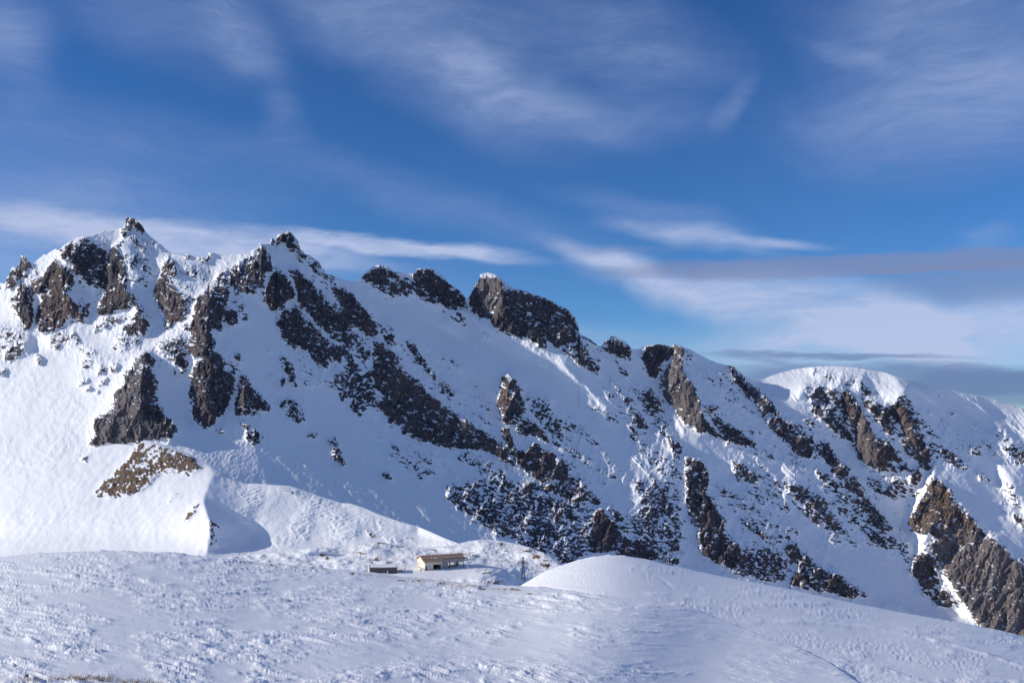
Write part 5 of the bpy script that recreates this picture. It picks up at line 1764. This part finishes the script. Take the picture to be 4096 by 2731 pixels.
for k, (px, py, lab) in enumerate(((3752.5, 1586.5, 'left hiker of the pair climbing the shaded snow below the dome ridge'), (3757.8, 1585.5, 'right hiker of the pair climbing the shaded snow below the dome ridge'),
                                   (3776.5, 1578.5, 'lone person higher on the snow slope ahead of the pair of hikers'))):
    person(on_mountain(px, py), R(30 + 120 * k), lab, JK, JK, JK, 0.18, 0.3, group='hikers below the dome ridge')

# ------------------------------------------------------------------ summit cross
p = on_mountain(1152.4, 929)
t = thing('summit_cross', 'slender metal cross on top of the rocky second summit', 'cross', p)
MB().bar((0, 0, -1.5), (0, 0, 4.6), 0.13).build('upright', STEEL, t)
MB().bar((-1.0, 0, 3.5), (1.0, 0, 3.5), 0.12).build('crossbar', STEEL, t)

# ------------------------------------------------------------------ marker poles and posts
for px, py, h, lab in ((1730, 2300, 2.4, 'orange piste pole in front of the station garage'), (1871.5, 2293.5, 2.4, 'orange piste pole at the end of the snow bank right of the station'),
                       (1787.5, 2318, 1.9, 'orange piste pole low on the groomed slope below the station'), (1939.5, 2330, 1.4, 'short orange piste pole beside the dark hollow in front')):
    t = thing('piste_pole', lab, 'pole', on_meadow(px, py), 0, 'orange piste poles')
    MB().bar((0, 0, -0.3), (0, 0, h), 0.065).build('shaft', ORANGE, t)
    MB().bar((0, 0, h), (0, 0, h + 0.22), 0.085).build('tip', mat('orange_tip', (0.75, 0.10, 0.05), 0.6), t)
t = thing('marker_post', 'tall dark post in the snow before the station corner', 'post', on_meadow(1684.2, 2294.5))
MB().bar((0, 0, -0.3), (0, 0, 3.1), 0.08).build('shaft', STEEL, t)
MB().bar((-0.02, 0, 3.0), (0.5, 0, 3.1), 0.07).build('arm', STEEL, t)
t = thing('snow_gun_post', 'dark post with a thick head on the mound right of the station', 'post', on_meadow(1942.8, 2290))
MB().bar((0, 0, -0.3), (0, 0, 1.6), 0.09).build('shaft', STEEL, t)
MB().bar((0, 0, 1.4), (0, 0, 1.95), 0.2, 8).build('head', STEEL, t)
t = thing('white_marker', 'white marker board on a pole at the right end of the station terrace', 'sign', on_meadow(1870.6, 2275))
MB().bar((0, 0, -0.3), (0, 0, 1.2), 0.05).build('pole', STEEL, t)
part('board', (-0.17, -0.04, 0.8), (0.17, 0.04, 2.6), WHITE, t)
FENCE = [(1882, 2273, 1.5), (1918.3, 2277, 1.3), (1898.5, 2274, 0.8), (1925, 2278, 0.5), (1929.5, 2279, 0.5), (1890, 2274, 0.7)]
t0 = None
STL = ['tall thin stake just right of the white marker board', 'tall thin stake alone to the right of the yellow sign', 'short thin stake close on the left of the yellow sign',
       'tiny stake below the tall one right of the yellow sign, the left of two', 'tiny stake below the tall one right of the yellow sign, the right of two', 'short thin stake midway between the tall left stake and the yellow sign']
for (px, py, h), lb in zip(FENCE, STL):
    t = thing('fence_post', lb, 'stake', on_meadow(px, py), 0, 'stakes right of the lift station')
    MB().bar((0, 0, -0.3), (0, 0, h), 0.05).build('shaft', WOODG, t)
t = thing('yellow_sign', 'small yellow sign on a stake among the thin stakes right of the station', 'sign', on_meadow(1902.6, 2275))
MB().bar((0, 0, -0.3), (0, 0, 1.5), 0.06).build('pole', WOODG, t)
part('plate', (-0.17, -0.04, 1.3), (0.17, 0.04, 1.95), YELLOW, t)
part('crossbar', (-0.7, -0.04, 0.55), (0.7, 0.04, 0.65), WOODG, t)
t = thing('stake', 'thin stake alone in the snow left of the lift tower', 'stake', on_meadow(2066.6, 2279))
MB().bar((0, 0, -0.3), (0, 0, 0.9), 0.05).build('shaft', WOODG, t)
t = thing('boulder', 'brown boulder sticking out of the snow where the tower slope meets the gully', 'boulder', on_meadow(2183, 2262))
bb = bmesh.new()
bmesh.ops.create_icosphere(bb, subdivisions=3, radius=1.0)
for v in bb.verts:
    n_ = float(fbm(np.array([v.co.x * 2.1 + v.co.z]), np.array([v.co.y * 2.1 - v.co.z * 1.7]), 1.0, 3, 701)[0])
    v.co = Vector((v.co.x * 0.9, v.co.y * 0.9, v.co.z * 1.25)) * (1.15 + 0.35 * n_)
me = bpy.data.meshes.new('rock')
bb.to_mesh(me)
bb.free()
me.materials.append(mat('brown_rock', (0.13, 0.10, 0.075), 0.9, var=0.5, scale=2))
o = bpy.data.objects.new('rock', me)
COL.objects.link(o)
o.parent = t
ORD = ['leftmost', 'second from the left', 'third from the left', 'fourth from the left', 'fifth from the left', 'tallest and rightmost']
for kk, (px, py) in enumerate(((965, 2238.5), (977, 2239), (1008, 2243), (1019, 2244), (1030, 2246), (1060.5, 2249))):
    b_ = near_pt(FP, -330, 3.0, px, py)
    t = thing('crest_post', 'tiny dark post on the near crest, ' + ORD[kk] + ' of six', 'post', b_, 0, 'posts along the crest of the near slope')
    MB().bar((0, 0, -0.2), (0, 0, 0.32 if px < 1050 else 0.42), 0.02).build('shaft', STEEL, t)

# ------------------------------------------------------------------ the lift tower, its rope and a chair
tb = on_meadow(2092, 2316)
TH = (2316 - 2247) / F * tb.y          # rope height above the foot
rope0 = st_world(31.0, 4.6, 4.15)
rope1 = st_world(31.0, 9.8, 4.15)
dirx = Vector((tb.x - rope0.x, tb.y - rope0.y, 0)).normalized()
yaw = math.atan2(dirx.y, dirx.x)
tw = thing('lift_tower', 'dark steel lattice chairlift tower with wheel rows on its cross arm', 'lift tower', tb, yaw)
HW = 2.6
legs = [(-1.15, -1.0), (1.15, -1.0), (1.15, 1.0), (-1.15, 1.0)]
tops = [(-0.32, -0.32), (0.32, -0.32), (0.32, 0.32), (-0.32, 0.32)]
for (a, b), (c, d_) in zip(legs, tops):
    MB().bar((a, b, -1.2), (c, d_, TH + 0.3), 0.17).build('leg', STEELG, tw)
br_ = MB()
nlev = 9
for k in range(nlev):
    f0, f1 = k / nlev, (k + 1) / nlev
    for i in range(4):
        j = (i + 1) % 4
        P0 = Vector((*legs[i], 0)).lerp(Vector((*tops[i], TH)), f0)
        P1 = Vector((*legs[j], 0)).lerp(Vector((*tops[j], TH)), f1)
        P2 = Vector((*legs[j], 0)).lerp(Vector((*tops[j], TH)), f0)
        br_.bar(P0, P1, 0.085, 4)
        br_.bar(P0, P2, 0.075, 4)
br_.build('lattice', STEELG, tw)
part('cross_arm', (-0.4, -HW - 0.3, TH + 0.2), (0.4, HW + 0.3, TH + 0.85), STEELG, tw)
gt = MB()
for y in (-1.4, 1.4):
    gt.bar((0, y * 0.3, TH + 0.7), (0, y, TH + 2.9), 0.2).bar((-1.0, y, TH + 2.9), (1.0, y, TH + 2.9), 0.1)
gt.bar((0, -2.2, TH + 2.9), (0, 2.2, TH + 2.9), 0.2).bar((0, -1.4, TH + 1.7), (0, 1.4, TH + 1.7), 0.08).bar((0, 0.5, TH + 0.7), (0, -1.4, TH + 2.9), 0.07).bar((0, -0.5, TH + 0.7), (0, 1.4, TH + 2.9), 0.07)
gt.bar((0, 0, TH + 2.9), (0, 0, TH + 3.7), 0.05)
gt.build('service_gantry', STEELG, tw)
for s_ in (-1, 1):
    tr = MB()
    tr.bar((-3.1, s_ * HW, TH + 0.15), (3.1, s_ * HW, TH - 0.35 - 0.15), 0.17)
    for x in (-2.2, 0, 2.2):
        tr.bar((x, s_ * HW, TH + 0.5), (x, s_ * HW, TH - 0.1), 0.09)
    sv = tr.build('sheave_beam', STEELG, tw)
    for k in range(8):
        x = -2.9 + 5.8 * k / 7
        z = TH + 0.12 - 0.105 * (x + 2.9)
        MB().bar((x, s_ * HW - 0.12, z), (x, s_ * HW + 0.12, z), 0.30, 10).build('sheave', STEEL, sv)
    wk = MB()
    wk.box((-2.4, s_ * HW + 0.25 * s_ - 0.25, TH + 0.75), (2.4, s_ * HW + 0.25 * s_ + 0.25, TH + 0.82))
    for x in (-2.3, 2.3):
        wk.bar((x, s_ * (HW + 0.4), TH + 0.8), (x, s_ * (HW + 0.4), TH + 2.2), 0.06)
    wk.bar((-2.3, s_ * (HW + 0.4), TH + 1.4), (2.3, s_ * (HW + 0.4), TH + 1.4), 0.045)
    wk.build('walkway', STEELG, tw)
MB().bar((-0.75, 0, 0.4), (-0.35, 0, TH), 0.05).bar((-0.95, 0.35, 0.4), (-0.45, 0.3, TH), 0.05).build('ladder', STEELG, tw)
part('warning_plate', (-0.95, -0.5, TH * 0.62), (-0.85, -0.1, TH * 0.62 + 0.7), mat('orange_plate', (0.7, 0.36, 0.15), 0.6), tw)
MW = Matrix.Translation(tb) @ Matrix.Rotation(yaw, 4, 'Z')
for s_, r0 in ((-1, rope0), (1, rope1)):
    a_, b_ = MW @ Vector((-3.0, s_ * HW, TH + 0.40)), MW @ Vector((3.0, s_ * HW, TH - 0.25))
    far = b_ + Vector((dirx.x * 60, dirx.y * 60, -17))
    rb_ = MB().bar(r0, a_, 0.05, 5).bar(a_, b_, 0.05, 5).bar(b_, far, 0.05, 5).build('rope', STEEL)
    tag(rb_, ('near' if s_ == -1 else 'far') + ' steel rope of the chairlift between the station and the lattice tower', 'cable', 'chairlift ropes')
    if s_ == -1:
        near_rope = (r0, a_)
    else:
        far_rope = (r0, a_)
# chair where the rope passes photo column 2007
def chair(seg, px, label):
    r0, r1 = seg
    best = min((abs(HX + F * (r0.x + (r1.x - r0.x) * k / 400) / (r0.y + (r1.y - r0.y) * k / 400) - px), k) for k in range(401))[1]
    c = r0.lerp(r1, best / 400)
    ch = thing('lift_chair', label, 'lift chair', c, yaw)
    MB().box((-0.35, -0.12, -0.15), (0.35, 0.12, 0.18)).build('grip', STEEL, ch)
    MB().bar((0, 0, -0.1), (0, 0.05, -1.35), 0.07).bar((0, 0.05, -1.35), (0, 0.55, -1.6), 0.06).bar((0, 0.55, -1.6), (0.1, 0.6, -2.5), 0.06).build('hanger', STEEL, ch)
    part('seat', (-0.35, -0.75, -2.65), (0.35, 0.75, -2.5), JK, ch)
    part('backrest', (-0.42, -0.75, -2.5), (-0.34, 0.75, -1.9), JR, ch)
    MB().bar((0.3, -0.75, -2.5), (0.3, -0.75, -2.0), 0.04).bar((0.3, 0.75, -2.5), (0.3, 0.75, -2.0), 0.04).bar((-0.35, -0.75, -2.0), (0.35, -0.75, -2.0), 0.04).bar((-0.35, 0.75, -2.0), (0.35, 0.75, -2.0), 0.04).bar((0.3, -0.75, -3.0), (0.3, 0.75, -3.0), 0.04).build('safety_bar', STEEL, ch)


chair(near_rope, 2007, 'empty chair hanging on the rope between the station and the tower')

# ------------------------------------------------------------------ dry grass standing out of the near snow
def grass(name, label, strips, n, hmin, hmax, wid):
    rs_ = np.random.RandomState(17)
    vs_, fs_ = [], []
    wsum = np.array([s[4] for s in strips], float)
    pick = rs_.choice(len(strips), n, p=wsum / wsum.sum())
    for k in range(n):
        (ax, ay, bx, by, _, sw) = strips[pick[k]]
        q = rs_.rand()
        px = ax + (bx - ax) * q + rs_.randn() * 12
        py = ay + (by - ay) * q + rs_.randn() * sw
        if rs_.rand() > 0.25 + 1.2 * max(0.0, float(fbm(np.array([px / 2.5]), np.array([py]), 9, 3, 431)[0]) + 0.25):
            continue
        b_ = near_pt(FP, -330, 3.0, px, py)
        h = hmin + (hmax - hmin) * rs_.rand() ** 1.6
        a = rs_.rand() * 6.283
        dx_, dy_ = 0.45 * h * math.cos(a) + 0.25 * h, 0.45 * h * math.sin(a)
        w = wid * (0.6 + 0.8 * rs_.rand())
        i = len(vs_)
        vs_ += [(b_.x - w, b_.y, b_.z - 0.04), (b_.x + w, b_.y, b_.z - 0.04), (b_.x + dx_ * 0.5 + w * 0.6, b_.y + dy_ * 0.5, b_.z + 0.62 * h), (b_.x + dx_, b_.y + dy_, b_.z + h)]
        fs_ += [(i, i + 1, i + 2), (i, i + 2, i + 3)]
    me = bpy.data.meshes.new(name)
    me.from_pydata(vs_, [], fs_)
    me.materials.append(mat('dry_grass', (0.36, 0.25, 0.15), 0.8, var=0.45, scale=1.5))
    o = bpy.data.objects.new(name, me)
    COL.objects.link(o)
    tag(o, label, kind='stuff')


grass('dry_grass', 'dry brown grass blades poking through the snow at the bottom edge',
      [(90, 2722, 330, 2712, 5, 6), (280, 2714, 450, 2716, 5, 5), (400, 2722, 660, 2732, 4, 5), (60, 2716, 110, 2720, 1, 5)], 1300, 0.06, 0.20, 0.006)
grass('dry_grass', 'brown grass showing along the crest of the near snow slope below the station',
      [(1400, 2293, 1560, 2306, 4, 4), (1500, 2302, 1700, 2322, 7, 4), (1640, 2320, 1800, 2334, 7, 4), (1760, 2334, 1900, 2346, 7, 4), (1860, 2342, 2030, 2362, 6, 5), (1980, 2354, 2090, 2364, 3, 3),
       (940, 2247, 1120, 2262, 5, 3), (640, 2219, 680, 2223, 1, 2), (1180, 2266, 1290, 2277, 2, 2), (1286, 2270, 1302, 2277, 1, 2), (2080, 2370, 2150, 2380, 1, 3)], 4500, 0.06, 0.18, 0.012)
